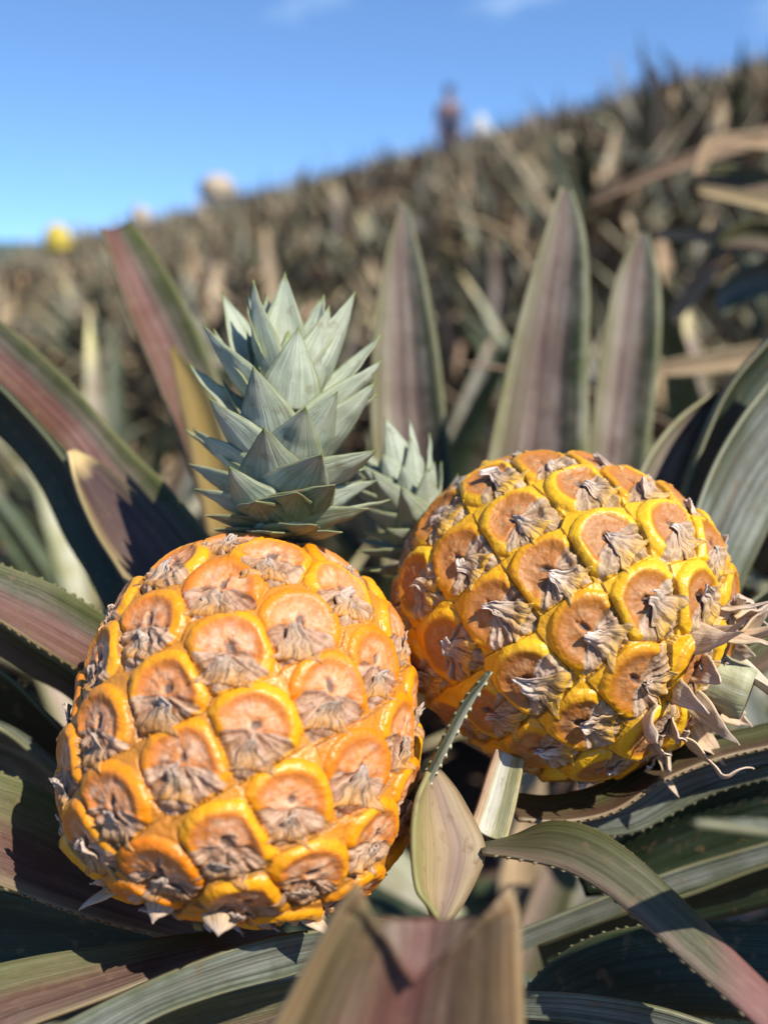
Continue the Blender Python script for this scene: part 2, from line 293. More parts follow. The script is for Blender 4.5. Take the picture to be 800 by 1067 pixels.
def teeth(L, other, N, step=0.0045, size=0.0013, seed=0):
    """spines along one leaf margin, each a flat-sided little thorn leaning to the leaf tip"""
    seg = np.linalg.norm(np.diff(L, axis=0), axis=1); s = np.concatenate([[0], np.cumsum(seg)]); r = np.random.default_rng(seed)
    V = []; Fc = []
    pos = 0.004
    while pos < s[-1] - 0.003:
        f = lambda q: np.array([np.interp(q, s, L[:, k]) for k in range(3)])
        o_ = np.array([np.interp(pos, s, other[:, k]) for k in range(3)]); nn = np.array([np.interp(pos, s, N[:, k]) for k in range(3)])
        p, p2 = f(pos), f(pos + 0.0016); out = nrm(p - o_); z = size * r.uniform(0.6, 1.3)
        b = len(V); tipp = (p + p2) / 2 + out * z + nrm(p2 - p) * z * 0.6
        V += [p - out * 0.0003, p2 - out * 0.0003, tipp, (p + p2) / 2 + nn * 0.0004 - out * 0.0003]
        Fc += [(b, b + 1, b + 2), (b + 1, b + 3, b + 2), (b + 3, b, b + 2)]
        pos += step * r.uniform(0.7, 1.35)
    return V, Fc

def traced(root, st, mat, channel=0.12, n=44, na=11, wav=0.002, notch=0.0, teeth_on=0, seed=0, label=None, thick=0.0016, name='leaf', keel=0.0, rev=False):
    """st rows: lx,ly,ldepth, rx,ry,rdepth (photo pixels + metres)"""
    L = np.array([P(a[0], a[1], a[2]) for a in st]); Rr = np.array([P(a[3], a[4], a[5]) for a in st])
    L = cr(L, n); Rr = cr(Rr, n)
    pts, uv, N = ribbon(L, Rr, channel, na, wav, notch, seed, (1, 0) if rev else (0, 1), keel)
    fs = grid_faces(n, na)
    V = pts.reshape(-1, 3); U = uv.reshape(-1, 2)
    faces = [tuple(f) for f in fs]
    if teeth_on:
        for (e, o2, uu) in ((pts[:, 0], pts[:, -1], 0.0), (pts[:, -1], pts[:, 0], 1.0)):
            tv, tf = teeth(e, o2, N, seed=seed + int(uu) * 17, size=0.00038 * teeth_on)
            if tv:
                b = len(V); V = np.vstack([V, tv]); U = np.vstack([U, np.tile([uu, 0.5], (len(tv), 1))])
                faces += [tuple(np.array(f) + b) for f in tf]
    me = mesh(name, rel(V, root), faces, [mat], U)
    o = link(name, me, root)
    if label: o['label'] = label
    md = o.modifiers.new('thickness', 'SOLIDIFY'); md.thickness = thick; md.offset = 0
    return o

def rosette_leaf(az, el, length, width, z0, droop, r, n=9, na=5, chan=0.22, twist=0.0, r0=0.02, kink=0):
    """one strap leaf of a pineapple plant, local coordinates: base on the plant's axis"""
    t = np.linspace(0, 1, n); h = np.array([math.cos(az), math.sin(az), 0])
    e = el - droop * t ** 1.6
    if kink: e = e - kink * sm(0.55, 0.75, t)
    step = length / (n - 1)
    dx = np.concatenate([[0], np.cumsum(np.cos((e[1:] + e[:-1]) / 2) * step)]); dz = np.concatenate([[0], np.cumsum(np.sin((e[1:] + e[:-1]) / 2) * step)])
    C = h[None] * (r0 + dx)[:, None]; C[:, 2] = z0 + dz
    side = np.array([-math.sin(az), math.cos(az), 0]); T = nrm(np.gradient(C, axis=0)); Nn = nrm(np.cross(T, np.tile(side, (n, 1))))
    tw = twist * t; S = side[None] * np.cos(tw)[:, None] + Nn * np.sin(tw)[:, None]; N2 = nrm(np.cross(T, S))
    w = width * (1 - t ** 2.2) ** 0.9 * (0.8 + 0.2 * np.sin(np.pi * np.minimum(t * 1.6, 1))); w[-1] = 0.0008
    a = np.linspace(-1, 1, na)
    pts = C[:, None] + S[:, None] * (a[None, :, None] * w[:, None, None] * 0.5) - N2[:, None] * ((1 - a ** 2)[None, :, None] * chan * w[:, None, None]) * np.sign(N2[:, None, 2:3] + 1e-6)
    uv = np.stack([np.broadcast_to((a / 2 + 0.5), (n, na)), np.broadcast_to(t[:, None], (n, na))], -1)
    return pts.reshape(-1, 3), grid_faces(n, na), uv.reshape(-1, 2)

# ------------------------------------------------------------------ the pineapples
class Fruit:
    def __init__(s, center, A, Rr, hb, ht, n_eyes, seed, mirror=1, exp_b=2.6, exp_t=2.3, taper=0.06, th0=0.0, lump=0.002):
        s.c = np.asarray(center); s.A = nrm(A); s.seed = seed
        toc = CAM - s.c; s.N = nrm(toc - s.A * np.dot(toc, s.A)); s.X = np.cross(s.N, s.A) * -1  # X: to the right when crown is up
        s.X = nrm(np.cross(s.A, s.N)); 
        ph = np.linspace(math.pi, 0, 3000); cz, sz = np.cos(ph), np.sin(ph)
        e = np.where(cz < 0, exp_b, exp_t); h = np.where(cz < 0, hb, ht)
        z = h * np.sign(cz) * np.abs(cz) ** (2 / e); r = Rr * np.abs(sz) ** (2 / e)
        r = r * (1 - taper * z / ht)
        ds = np.hypot(np.diff(z), np.diff(r)); arc = np.concatenate([[0], np.cumsum(ds)])
        s.S = arc[-1]; s.arc = arc; s.z = z; s.r = r
        area = np.concatenate([[0], np.cumsum((r[1:] + r[:-1]) * math.pi * ds)]); s.area = area[-1]
        k = np.arange(n_eyes); s.es = np.interp((k + 0.5) / n_eyes, area / area[-1], arc); s.n = n_eyes
        s.et = th0 + mirror * k * math.pi * (3 - math.sqrt(5))
        g = np.random.default_rng(seed); s.es = s.es + g.normal(0, 0.0010, n_eyes); s.et = s.et + g.normal(0, 0.03, n_eyes)
        s.rho = math.sqrt(s.area / n_eyes); s.rnd = g.random(n_eyes); s.lump = lump
        s.ec = s.base(s.et, s.es); s.en = s.normal(s.et, s.es)
        s.er = nrm(-np.sin(s.et)[:, None] * s.N + np.cos(s.et)[:, None] * s.X); s.eu = np.cross(s.en, s.er)
    def base(s, th, a):
        z = np.interp(a, s.arc, s.z); r = np.interp(a, s.arc, s.r)
        d = np.cos(th)[..., None] * s.N + np.sin(th)[..., None] * s.X
        return s.c + d * r[..., None] + s.A * z[..., None]
    def normal(s, th, a):
        e = 0.0015; a0, a1 = np.clip(a - e, 0, s.S), np.clip(a + e, 0, s.S)
        dz = np.interp(a1, s.arc, s.z) - np.interp(a0, s.arc, s.z); dr = np.interp(a1, s.arc, s.r) - np.interp(a0, s.arc, s.r)
        d = np.cos(th)[..., None] * s.N + np.sin(th)[..., None] * s.X
        return nrm(d * dz[..., None] - s.A * dr[..., None])
    def field(s, p):
        """eye pattern at base-surface points p: height and the skin's masks"""
        D = np.empty((len(p), s.n), np.float32)
        for k in range(s.n): D[:, k] = np.linalg.norm(p - s.ec[k], axis=1)
        i2 = np.argpartition(D, 1, axis=1)[:, :2]; d2 = np.take_along_axis(D, i2, 1)
        sw = d2[:, 0] > d2[:, 1]; i1 = np.where(sw, i2[:, 1], i2[:, 0]); F1 = d2.min(1); F2 = d2.max(1)
        q = p - s.ec[i1]; u = np.sum(q * s.er[i1], 1) / s.rho; v = np.sum(q * s.eu[i1], 1) / s.rho
        b = (F2 - F1) / s.rho; rnd = s.rnd[i1]
        nA = fbm(p, 130, s.seed * 1.7, 3) - 0.5; nB = fbm(p, 420, s.seed + 5.0, 3) - 0.5; nC = fbm(p, 45, s.seed + 9.0, 2) - 0.5
        r = np.sqrt((u * 0.95) ** 2 + (v + 0.04) ** 2); rw = r + nA * 0.06
        b2 = np.minimum(b, (0.535 + 0.03 * rnd - r) * 1.5); b2 = b2 + nA * 0.03 + nB * 0.015
        inner = sm(0.03 + 0.07 * rnd, 0.42 + 0.10 * rnd, b2 + nC * 0.12)
        a = np.arctan2(u, -(v + 0.04)); nD = fbm(np.stack([a * 2.6, r * 1.2, rnd * 40], -1), 1.0, 2.0, 3)
        
        vv = -(v + 0.02 + nA * 0.16)
        wedge = sm(-0.02, 0.08, vv) * (1 - sm(0.0, 0.20, np.abs(u) - (0.14 + 1.7 * np.clip(vv, 0, 1))))
        nE = fbm(np.stack([a * 7.0, r * 2.5, rnd * 53], -1), 1.0, 6.0, 3)
        rot = (rnd * 7.3) % 1 - 0.5; el_ = np.hypot((u + v * rot * 1.2) * (2.1 - 0.9 * rnd), (v - u * rot) * (0.8 + 0.5 * rnd) - 0.03)
        streak = np.clip((nD * 0.5 + nE * 0.5) * 3.0 - 1.0, 0, 1)
        pit = (1 - sm(0.03, 0.15, el_ + nB * 0.13 + nA * 0.09))
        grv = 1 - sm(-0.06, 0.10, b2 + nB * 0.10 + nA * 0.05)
        q = np.clip(1 - b2 / 0.24, 0, 1)
        dome = -0.0021 * (1 - np.sqrt(np.clip(1 - q * q, 0, 1))) + 0.0018 * np.clip(b2, -0.3, 0)
        tilt = 0.0020 * sm(-0.45, 0.40, v) - 0.0008
        h = dome + tilt + (rnd - 0.5) * 0.0014 * sm(0.0, 0.25, b2) - 0.0013 * sm(0.17, 0.40, b2) - 0.0014 * pit + nB * 0.0007 + nA * 0.0009 + nC * s.lump
        h = h + inner * (fbm(np.stack([np.arctan2(u, v + .02) * 4.5, r * 2, rnd * 60], -1), 1.0, 1.0, 2) - 0.5) * 0.0005 * sm(0.05, 0.2, r)
        h = h + wedge * (((nD - 0.5) * 0.0030 + (nE - 0.5) * 0.0026) * sm(0.03, 0.15, r) + nB * 0.0014 - 0.0004)
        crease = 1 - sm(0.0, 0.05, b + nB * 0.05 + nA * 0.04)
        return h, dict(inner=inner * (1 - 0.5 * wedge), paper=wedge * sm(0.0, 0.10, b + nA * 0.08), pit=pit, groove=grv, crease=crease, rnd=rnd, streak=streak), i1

def build_fruit(fr, name, label, mat, bmat, bsize, blift, seed, bwid=0.5, ramp_=0.0030, pw=1.5, NT_=1040, NS=600, green=None, skip=(), tipcurl=1.0):
    g = np.random.default_rng(seed)
    bottom = fr.c - np.array([0, 0, 1]) * 0.06
    root = empty(name, bottom, label, 'pineapple')
    a = np.linspace(0.0006, fr.S - 0.0006, NS); th = np.linspace(0, 2 * math.pi, NT_, endpoint=False)
    TH, AA = np.meshgrid(th, a); TH = TH.ravel(); AA = AA.ravel()
    p = fr.base(TH, AA); nn = fr.normal(TH, AA)
    h = np.empty(len(p)); at = None
    for i in range(0, len(p), 60000):
        hh, dd, _ = fr.field(p[i:i + 60000]); h[i:i + 60000] = hh
        if at is None: at = {k: np.empty(len(p), np.float32) for k in dd}
        for k in dd: at[k][i:i + 60000] = dd[k]
    at['green'] = sm(*green, AA / fr.S) * (0.4 + 1.2 * fbm(p, 60, 4.4, 2)) if green else np.zeros(len(p))
    V = p + nn * h[:, None]
    idx = np.arange(NS * NT_).reshape(NS, NT_); nx = np.roll(idx, -1, 1)
    fs = np.stack([idx[:-1], nx[:-1], nx[1:], idx[1:]], -1).reshape(-1, 4)
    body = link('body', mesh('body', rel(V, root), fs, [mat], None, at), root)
    # papery bract over the lower half of each eye
    na, nl = 21, 22
    for k in range(fr.n):
        if k in skip: continue
        if fr.es[k] < 0.02 * fr.S: continue
        A_ = np.linspace(-1, 1, na)[None]; T_ = np.linspace(0, 1, nl)[:, None]
        sc = bsize * g.uniform(0.8, 1.15); length = 0.60 * sc * g.uniform(0.85, 1.15); hw = bwid * sc * g.uniform(0.85, 1.15)
        jag = np.interp(np.linspace(0, 1, na), np.linspace(0, 1, 8), g.uniform(0, 0.22, 8))[None] * g.uniform(0.2, 1)
        Tt = T_ * g.uniform(0.78, 1.0) * (1 - jag * T_)
        rowj = np.stack([np.interp(np.linspace(0, 1, nl), np.linspace(0, 1, 9), g.uniform(-0.22, 0.22, 9)) for _ in range(2)], 1)
        rowj = np.where(A_ < 0, rowj[:, :1], rowj[:, 1:]); coln = np.interp(np.linspace(0, 1, nl), np.linspace(0, 1, 6), g.uniform(-0.18, 0.18, 6))[:, None]
        w = hw * ((1 - Tt) ** g.uniform(0.9, 1.6) * 0.93 + g.uniform(0.05, 0.12) * (1 - Tt ** 6)) * (1 + rowj * sm(0.05, 0.2, Tt))
        uu = w * A_ + coln * Tt * 0.6 + g.uniform(-0.05, 0.05)
        vv = -0.47 + length * Tt - 0.05 * np.abs(A_) ** 1.6 * (1 - Tt) + g.uniform(-0.05, 0.02)
        rad = np.interp(fr.es[k] + vv * fr.rho, fr.arc, fr.r)
        th_ = fr.et[k] + np.clip(uu * fr.rho / np.maximum(rad, 0.006), -0.9, 0.9); aa = np.clip(fr.es[k] + vv * fr.rho, 0.0005, fr.S - 0.0005)
        pb = fr.base(th_.ravel(), aa.ravel()); nb = fr.normal(th_.ravel(), aa.ravel())
        hb = fr.field(pb)[0].reshape(nl, na)
        hsm = hb.copy()
        for _ in range(3):                                             # the bract bridges small hollows
            hsm[1:-1] = (hsm[:-2] + hsm[2:] + 2 * hsm[1:-1]) / 4; hsm[:, 1:-1] = (hsm[:, :-2] + hsm[:, 2:] + 2 * hsm[:, 1:-1]) / 4
        hb = np.maximum(hb, hsm)
        rn = fbm(np.stack([(A_ * g.uniform(2.6, 4.6) + k * 9.1) + 0 * Tt, 0 * A_ + Tt * 0.8, 0 * (A_ + Tt)], -1), 1.0, 3.3, 3) - 0.5
        ridge = rn * ramp_ * (0.25 + Tt) * (1.1 - Tt * 0.4)
        tiplift = blift * g.uniform(0.0, 1.0) ** pw * tipcurl
        lift = 0.0001 + 0.0005 * sm(0, 0.3, Tt) + tiplift * np.clip(Tt - 0.30, 0, 1) ** 1.8 * 1.9 + np.exp(-(A_ / 0.25) ** 2) * 0.0004 * sm(0.1, 0.6, Tt)
        edge = (np.abs(A_) ** 3) * 0.0014 * np.where(A_ < 0, g.uniform(-0.5, 1.2), g.uniform(-0.5, 1.2)) * sm(0.05, 0.4, Tt)
        cr_ = (fbm(pb, 260, seed + k, 3).reshape(nl, na) - 0.5) * 0.0020 * sm(0, 0.25, Tt)
        hug = 1 - np.abs(A_) ** 2.2 * (1 - sm(0.25, 0.75, Tt))
        hh = hb + (lift + ridge + cr_) * hug + edge * sm(0.3, 0.7, Tt)
        hh[0] = hb[0] - 0.0008
        Vb = pb + nb * hh.ravel()[:, None]
        uv = np.stack([np.broadcast_to(A_ / 2 + 0.5, (nl, na)) * 0.9 + g.uniform(0, 4), np.broadcast_to(Tt, (nl, na))], -1).reshape(-1, 2)
        o = link('bract', mesh('bract', rel(Vb, root), grid_faces(nl, na), [bmat], uv), root)
        md = o.modifiers.new('thickness', 'SOLIDIFY'); md.thickness = 0.00035; md.offset = 1
    return root

def make_core(root, B, T, r, mat):
    ax = nrm(T - B); x = nrm(np.cross(ax, EF)); y = np.cross(ax, x); n = 12; rows = 8
    V = []; U = []
    for i in range(rows):
        t = i / (rows - 1); rr = r * (1 - 0.75 * t ** 1.5) if i < rows - 1 else 0.0005
        for k in range(n):
            a = 2 * math.pi * k / n; V.append(B + (T - B) * t + (x * math.cos(a) + y * math.sin(a)) * rr); U.append((k / n, t))
    idx = np.arange(rows * n).reshape(rows, n); nx = np.roll(idx, -1, 1)
    fs = np.stack([idx[:-1], nx[:-1], nx[1:], idx[1:]], -1).reshape(-1, 4)
    return link('crown', mesh('crown', rel(V, root), fs, [mat], U), root)

def add_crown_leaf(core, root, *a, **k):
    base, tip, az, axis, hw, mat = a
    L = np.linalg.norm(tip - base); bow = k.get('bow', 0.35); wrap = k.get('wrap', 0.5); seed = k.get('seed', 0); tipbend = k.get('tipbend', 0.0)
    n, na = 26, 11
    ctrl = base * 0.55 + tip * 0.45 + az * bow * L
    t = np.linspace(0, 1, n)[:, None]
    C = (1 - t) ** 2 * base + 2 * t * (1 - t) * ctrl + t ** 2 * tip + az[None] * tipbend * L * sm(0.7, 1.0, t)
    T = nrm(np.gradient(C, axis=0)); side = nrm(np.cross(axis, az)); S = nrm(side[None] - T * np.sum(T * side, 1, keepdims=True)); N = nrm(np.cross(S, T))
    d = np.sum(N * az, 1).sum(); N = N * (1 if d >= 0 else -1)
    tt = t[:, 0]; w = hw * (1 - tt ** 1.75) ** 1.05 * (1.0 + 0.06 * np.sin(np.pi * np.clip(tt * 1.5, 0, 1))); w[-1] = hw * 0.012
    a = np.linspace(-1, 1, na)
    pts = C[:, None] + S[:, None] * (a[None, :, None] * w[:, None, None]) - N[:, None] * ((np.abs(a) ** 1.7)[None, :, None] * wrap * w[:, None, None])
    pts = pts + N[:, None] * (np.exp(-(a / 0.14) ** 2)[None, :, None] * 0.045 * w[:, None, None])
    pts = pts + N[:, None] * ((fbm(pts, 120, seed * 1.3, 2) - 0.5) * k.get('crinkle', 0.0018))[..., None]
    uv = np.stack([np.broadcast_to(a / 2 + 0.5, (n, na)), np.broadcast_to(tt[:, None], (n, na))], -1)
    V = pts.reshape(-1, 3); U = uv.reshape(-1, 2); faces = [tuple(f) for f in grid_faces(n, na)]
    for e, o2, uu in ((pts[:, 0], pts[:, -1], 0.0), (pts[:, -1], pts[:, 0], 1.0)) if k.get('teeth', 0) > .00015 else ():
        tv, tf = teeth(e[3:-2], o2[3:-2], N[3:-2], step=0.0026, size=k.get('teeth', 0.0001), seed=seed)
        if tv:
            b = len(V); V = np.vstack([V, tv]); U = np.vstack([U, np.tile([uu, 0.4], (len(tv), 1))]); faces += [tuple(np.array(f) + b) for f in tf]
    o = link('leaf', mesh('leaf', rel(V, root), faces, [mat], U), core)
    md = o.modifiers.new('thickness', 'SOLIDIFY'); md.thickness = 0.0006; md.offset = -1
    return o

# ---- front pineapple
D1 = 0.334
c1 = P(258, 758, D1); ray1 = nrm(c1 - CAM)
up1 = EU * 0.990 + EX * 0.14; A1 = nrm(up1 - ray1 * np.dot(up1, ray1)); A1 = nrm(A1 + ray1 * 0.04)
fr1 = Fruit(c1, A1, 0.0598, 0.0620, 0.0660, 87, 11, mirror=1, exp_b=2.75, exp_t=2.4, taper=0.075, th0=1.29)
pine1 = build_fruit(fr1, 'pineapple', 'upright ripe orange pineapple in front with tall silvery green crown', M['fruit1'], M['bract1'], 0.80, 0.0036, 21, bwid=0.44, ramp_=0.0026, pw=1.0, green=(0.88, 1.0))
# its crown, leaf by leaf
DB = np.linalg.norm((c1 + A1 * 0.0665 - CAM)); dB = float(np.dot(c1 + A1 * 0.0665 - CAM, EF))
def axis1(y):
    s = (565 - y) / 235.0; return P(289 + 12 * s, y, dB + 0.012 * s)
crown1 = make_core(pine1, axis1(575), axis1(345), 0.0125, M['crown'])
tips = [  # tip px, tip py, depth offset of tip, base py, half width px, low?
 (297, 283, .012, 385, 21, 0), (262, 291, .004, 395, 25, 0), (232, 304, .026, 410, 20, 0), (371, 303, .006, 410, 25, 0), (343, 318, -.002, 405, 22, 0),
 (332, 312, .030, 400, 16, 0), (311, 340, -.016, 432, 25, 0), (211, 338, .006, 430, 22, 0), (196, 379, .016, 455, 20, 0), (264, 381, -.024, 470, 26, 0),
 (397, 349, .020, 430, 18, 0), (400, 374, .006, 455, 22, 0), (217, 415, -.012, 487, 24, 0), (318, 424, -.030, 500, 28, 0), (352, 408, -.020, 488, 25, 0),
 (394, 397, -.006, 485, 25, 0), (202, 447, .006, 510, 22, 0), (275, 447, -.034, 522, 30, 0), (335, 473, -.034, 530, 30, 0), (392, 469, -.012, 520, 28, 0),
 (199, 483, .004, 530, 22, 0), (238, 486, -.026, 545, 25, 0), (349, 505, -.030, 546, 29, 1), (203, 509, -.006, 545, 20, 0), (213, 537, -.014, 558, 18, 1),
 (266, 522, -.034, 553, 30, 1), (310, 515, -.036, 550, 30, 1), (356, 556, -.026, 568, 24, 1), (385, 530, -.006, 556, 24, 1), (283, 556, -.030, 570, 24, 1), (392, 500, .008, 545, 22, 0),
 (222, 552, -.012, 566, 16, 1), (330, 548, -.034, 566, 24, 1)]
axd1 = nrm(axis1(345) - axis1(565))
def put_leaf(core, root, axf, axd, tip, yb, hw, mat, seed, dz=0, rad=0.0085, **k):
    b0 = axf(yb); d = tip - b0; az = d - axd * np.dot(d, axd); az = nrm(az + 1e-6)
    bp = b0 + az * rad; az = nrm(az + (-EF if dz < .009 else EF) * 0.75); az = nrm(az - axd * np.dot(az, axd))
    add_crown_leaf(core, root, bp, tip, az, axd, hw, mat, seed=seed, **k)
for i, (tx, ty, dz, yb, hw, low) in enumerate(tips):
    dT = dB + 0.012 * (565 - ty) / 235 + dz
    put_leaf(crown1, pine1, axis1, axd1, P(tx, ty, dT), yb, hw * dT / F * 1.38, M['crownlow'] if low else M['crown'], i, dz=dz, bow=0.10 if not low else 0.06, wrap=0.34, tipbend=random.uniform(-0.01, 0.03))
for i in range(30):              # the far side, seen only between the others
    s = i / 29; y = 555 - 175 * s; a = math.pi * (0.08 + 0.84 * ((i * 0.618) % 1)); az = nrm(math.cos(a) * EX + math.sin(a) * EF)
    ln = 0.036 + 0.006 * math.sin(i); el = 0.35 + 0.85 * s
    b0 = axis1(y); tip = b0 + az * (0.0085 + ln * math.cos(el)) + axd1 * ln * math.sin(el)
    add_crown_leaf(crown1, pine1, b0 + az * 0.0085, tip, az, axd1, 0.0088, M['crown'], seed=60 + i, bow=0.1, wrap=0.4)

# ---- right pineapple, lying over
D2 = 0.372
c2 = P(586, 637, D2); ray2 = nrm(c2 - CAM)
d2 = EX * -0.903 + EU * 0.43; A2 = nrm(d2 - ray2 * np.dot(d2, ray2)); A2 = nrm(A2 + ray2 * 0.32)
fr2 = Fruit(c2, A2, 0.0605, 0.0620, 0.0640, 85, 31, mirror=-1, exp_b=2.35, exp_t=2.35, taper=0.02, th0=1.01)
pine2 = build_fruit(fr2, 'pineapple', 'yellow pineapple lying on its side at right, dried bracts round its cut base', M['fruit2'], M['bract2'], 0.98, 0.0046, 41, bwid=0.33, ramp_=0.0048, green=(0.66, 1.0))
B2 = c2 + A2 * 0.058 - EU * 0.008; ax2 = nrm(EX * -0.42 + EU * 0.95 + EF * 0.10); T2 = B2 + ax2 * 0.044
def axis2(s): return B2 * (1 - s) + T2 * s
crown2 = make_core(pine2, axis2(-0.1), axis2(1.0), 0.012, M['crown'])
for i in range(46):
    s = i / 45; a = i * 2.39996; h = np.cross(ax2, nrm(np.cross(EX, ax2))); az = nrm(math.cos(a) * nrm(np.cross(EF, ax2)) + math.sin(a) * nrm(np.cross(nrm(np.cross(EF, ax2)), ax2)))
    el = 0.35 + 1.05 * s; ln = 0.024 + 0.005 * math.sin(i * 1.7)
    b0 = axis2(s * 0.9); tip = b0 + az * (0.008 + ln * math.cos(el)) + ax2 * ln * math.sin(el)
    add_crown_leaf(crown2, pine2, b0 + az * 0.008, tip, az, ax2, 0.0090, M['crown'], seed=120 + i, bow=0.12, wrap=0.4)

# dried bracts and the pale cut stalk at the base of the lying fruit
base2 = c2 - A2 * 0.058
def stalk(root, p0, p1, r0, r1, mat, name='stalk'):
    ax = nrm(p1 - p0); x = nrm(np.cross(ax, EU)); y = np.cross(ax, x); n = 24; rows = 9; V = []; U = []
    for i in range(rows + 1):
        t = min(i / (rows - 1), 1); rr = (r0 + (r1 - r0) * t) * (1 + 0.05 * math.sin(i * 2.1)) if i < rows else 0.0004
        for k in range(n):
            a = 2 * math.pi * k / n; V.append(p0 + (p1 - p0) * t + (x * math.cos(a) + y * math.sin(a)) * rr * (1 + 0.04 * math.sin(5 * a + i))); U.append((k / n, t))
    idx = np.arange((rows + 1) * n).reshape(rows + 1, n); nx = np.roll(idx, -1, 1)
    return link(name, mesh(name, rel(V, root), np.stack([idx[:-1], nx[:-1], nx[1:], idx[1:]], -1).reshape(-1, 4), [mat], U), root)
stalk(pine2, base2 + A2 * 0.01, base2 - A2 * 0.012 + EX * 0.004, 0.0105, 0.0095, M['stalk'])
bx = nrm(np.cross(A2, EU)); by = np.cross(A2, bx)
g2 = np.random.default_rng(5)
for i in range(24):
    a = i * 2.39996 + 0.4; az = bx * math.cos(a) + by * math.sin(a); lay = i / 23
    r0 = 0.034 - 0.014 * lay; ln = g2.uniform(0.013, 0.024)
    b0 = base2 + az * r0 + A2 * (0.010 - 0.012 * lay); spread = g2.uniform(0.1, 0.9)
    tip = b0 + (-A2 * (1 - 0.55 * spread) + az * spread) * ln + g2.normal(0, 0.004, 3)
    o = add_crown_leaf(pine2, pine2, b0, tip, az, -A2, g2.uniform(0.004, 0.0065), M['bractdry'], seed=200 + i, bow=g2.uniform(-0.15, 0.3), wrap=g2.uniform(0.0, 0.9), tipbend=g2.uniform(-0.35, 0.4), teeth=0.0001, crinkle=0.0055)
    o.name = 'dried_bract'
for i in range(7):              # a few under the front fruit
    a = i * 2.39996; az = fr1.N * math.cos(a) + fr1.X * math.sin(a); b0 = c1 - A1 * 0.054 + az * 0.036; ln = g2.uniform(0.008, 0.018)
    tip = b0 + (-A1 * 0.6 + az * g2.uniform(0.1, 0.7)) * ln
    o = add_crown_leaf(pine1, pine1, b0, tip, az, -A1, 0.0055, M['bractdry'], seed=240 + i, bow=0.1, wrap=0.5, tipbend=g2.uniform(-.2, .2), teeth=0.0001); o.name = 'dried_bract'

# ------------------------------------------------------------------ hero plants, traced leaf by leaf
def plant_root(px, py, d, label, name='pineapple_plant', group=None):
    p = P(px, py, d); p[2] = float(terrain(p[0], p[1]))
    return empty(name, p, label, 'pineapple plant', group)
host = plant_root(440, 820, 0.47, 'big reddish leaved pineapple plant whose bent leaves carry the two pineapples')
back = plant_root(560, 560, 0.66, 'pineapple plant with upright mauve leaves behind the lying pineapple')
right = plant_root(1180, 760, 0.46, 'grey green pineapple plant leaning in from the right edge')
drypl = plant_root(980, 380, 0.95, 'pineapple plant with curled dry tan leaves at the upper right edge')
def edges(root, up, lo, d0, d1, mat, tilt=0.0, **k):
    """two edge curves in photo pixels with the same number of points; depth runs d0 -> d1; tilt pushes the second edge back"""
    n = len(up); st = []
    for i, (a, b) in enumerate(zip(up, lo)):
        d = d0 + (d1 - d0) * i / (n - 1); st.append((a[0], a[1], d - tilt / 2, b[0], b[1], d + tilt / 2))
    return traced(root, st, mat, **k)
E = edges
# left side
E(host, [(-70, 272), (0, 333), (60, 385), (100, 428), (140, 472), (172, 503), (215, 555), (262, 630)], [(-70, 340), (0, 402), (45, 446), (72, 474), (100, 520), (130, 560), (170, 615), (215, 690)], .50, .43, M['red'], tilt=-.012, channel=.10, seed=1, rev=True, label='broad red leaf with a green margin')
E(host, [(72, 470), (80, 510), (98, 553), (122, 592), (152, 640), (185, 700)], [(76, 469), (110, 486), (140, 512), (170, 545), (205, 590), (250, 660)], .435, .405, M['purple'], tilt=.02, channel=.14, seed=2, rev=True, label='purple brown leaf with a pale scar at its tip')
E(host, [(-60, 360), (0, 405), (60, 470), (110, 555), (150, 620), (190, 690)], [(-60, 405), (0, 455), (38, 500), (68, 560), (98, 612), (135, 690)], .475, .43, M['dark'], tilt=.03, channel=.22, seed=3)
E(host, [(136, 230), (166, 270), (202, 335), (236, 415), (262, 490), (285, 570)], [(106, 236), (132, 320), (165, 400), (190, 470), (215, 540), (235, 610)], .58, .50, M['red'], tilt=-.02, channel=.16, seed=4, label='blunt tipped reddish leaf behind the tall crown')
E(host, [(176, 362), (188, 430), (203, 500), (216, 560)], [(181, 360), (214, 402), (238, 470), (250, 540)], .52, .47, M['yellow'], channel=.15, seed=5, label='yellowing leaf beside the crown')
E(host, [(-60, 563), (0, 588), (50, 607), (95, 632), (130, 655), (175, 690)], [(-60, 612), (0, 648), (40, 674), (78, 697), (110, 715), (150, 745)], .345, .385, M['red'], tilt=-.012, channel=.14, seed=6, teeth_on=1, rev=True)
E(host, [(-60, 612), (0, 650), (40, 676), (80, 702), (120, 740)], [(-60, 655), (0, 684), (36, 706), (72, 726), (110, 765)], .375, .40, M['olive'], tilt=.01, channel=.2, seed=7, rev=True)
E(host, [(-60, 680), (0, 700), (50, 745), (100, 800), (150, 850)], [(-60, 755), (0, 800), (50, 826), (100, 860), (140, 900)], .40, .42, M['dark'], tilt=.03, channel=.2, seed=8, rev=True)
E(host, [(-60, 740), (0, 760), (50, 800), (110, 850)], [(-60, 810), (0, 818), (40, 838), (90, 890)], .375, .40, M['grey'], tilt=.04, channel=.2, seed=9, rev=True)
E(host, [(-60, 785), (0, 806), (42, 822), (90, 852), (135, 885), (190, 930)], [(-60, 905), (0, 924), (58, 945), (110, 962), (160, 975), (210, 985)], .325, .365, M['brown'], tilt=-.02, channel=.08, seed=10, teeth_on=1, rev=True, label='olive and brown leaf under the front pineapple')
E(host, [(-60, 915), (0, 930), (70, 948), (150, 962), (230, 975)], [(-60, 1010), (0, 1010), (60, 1003), (150, 996), (230, 985)], .36, .375, M['dark'], channel=.1, seed=11, rev=True)
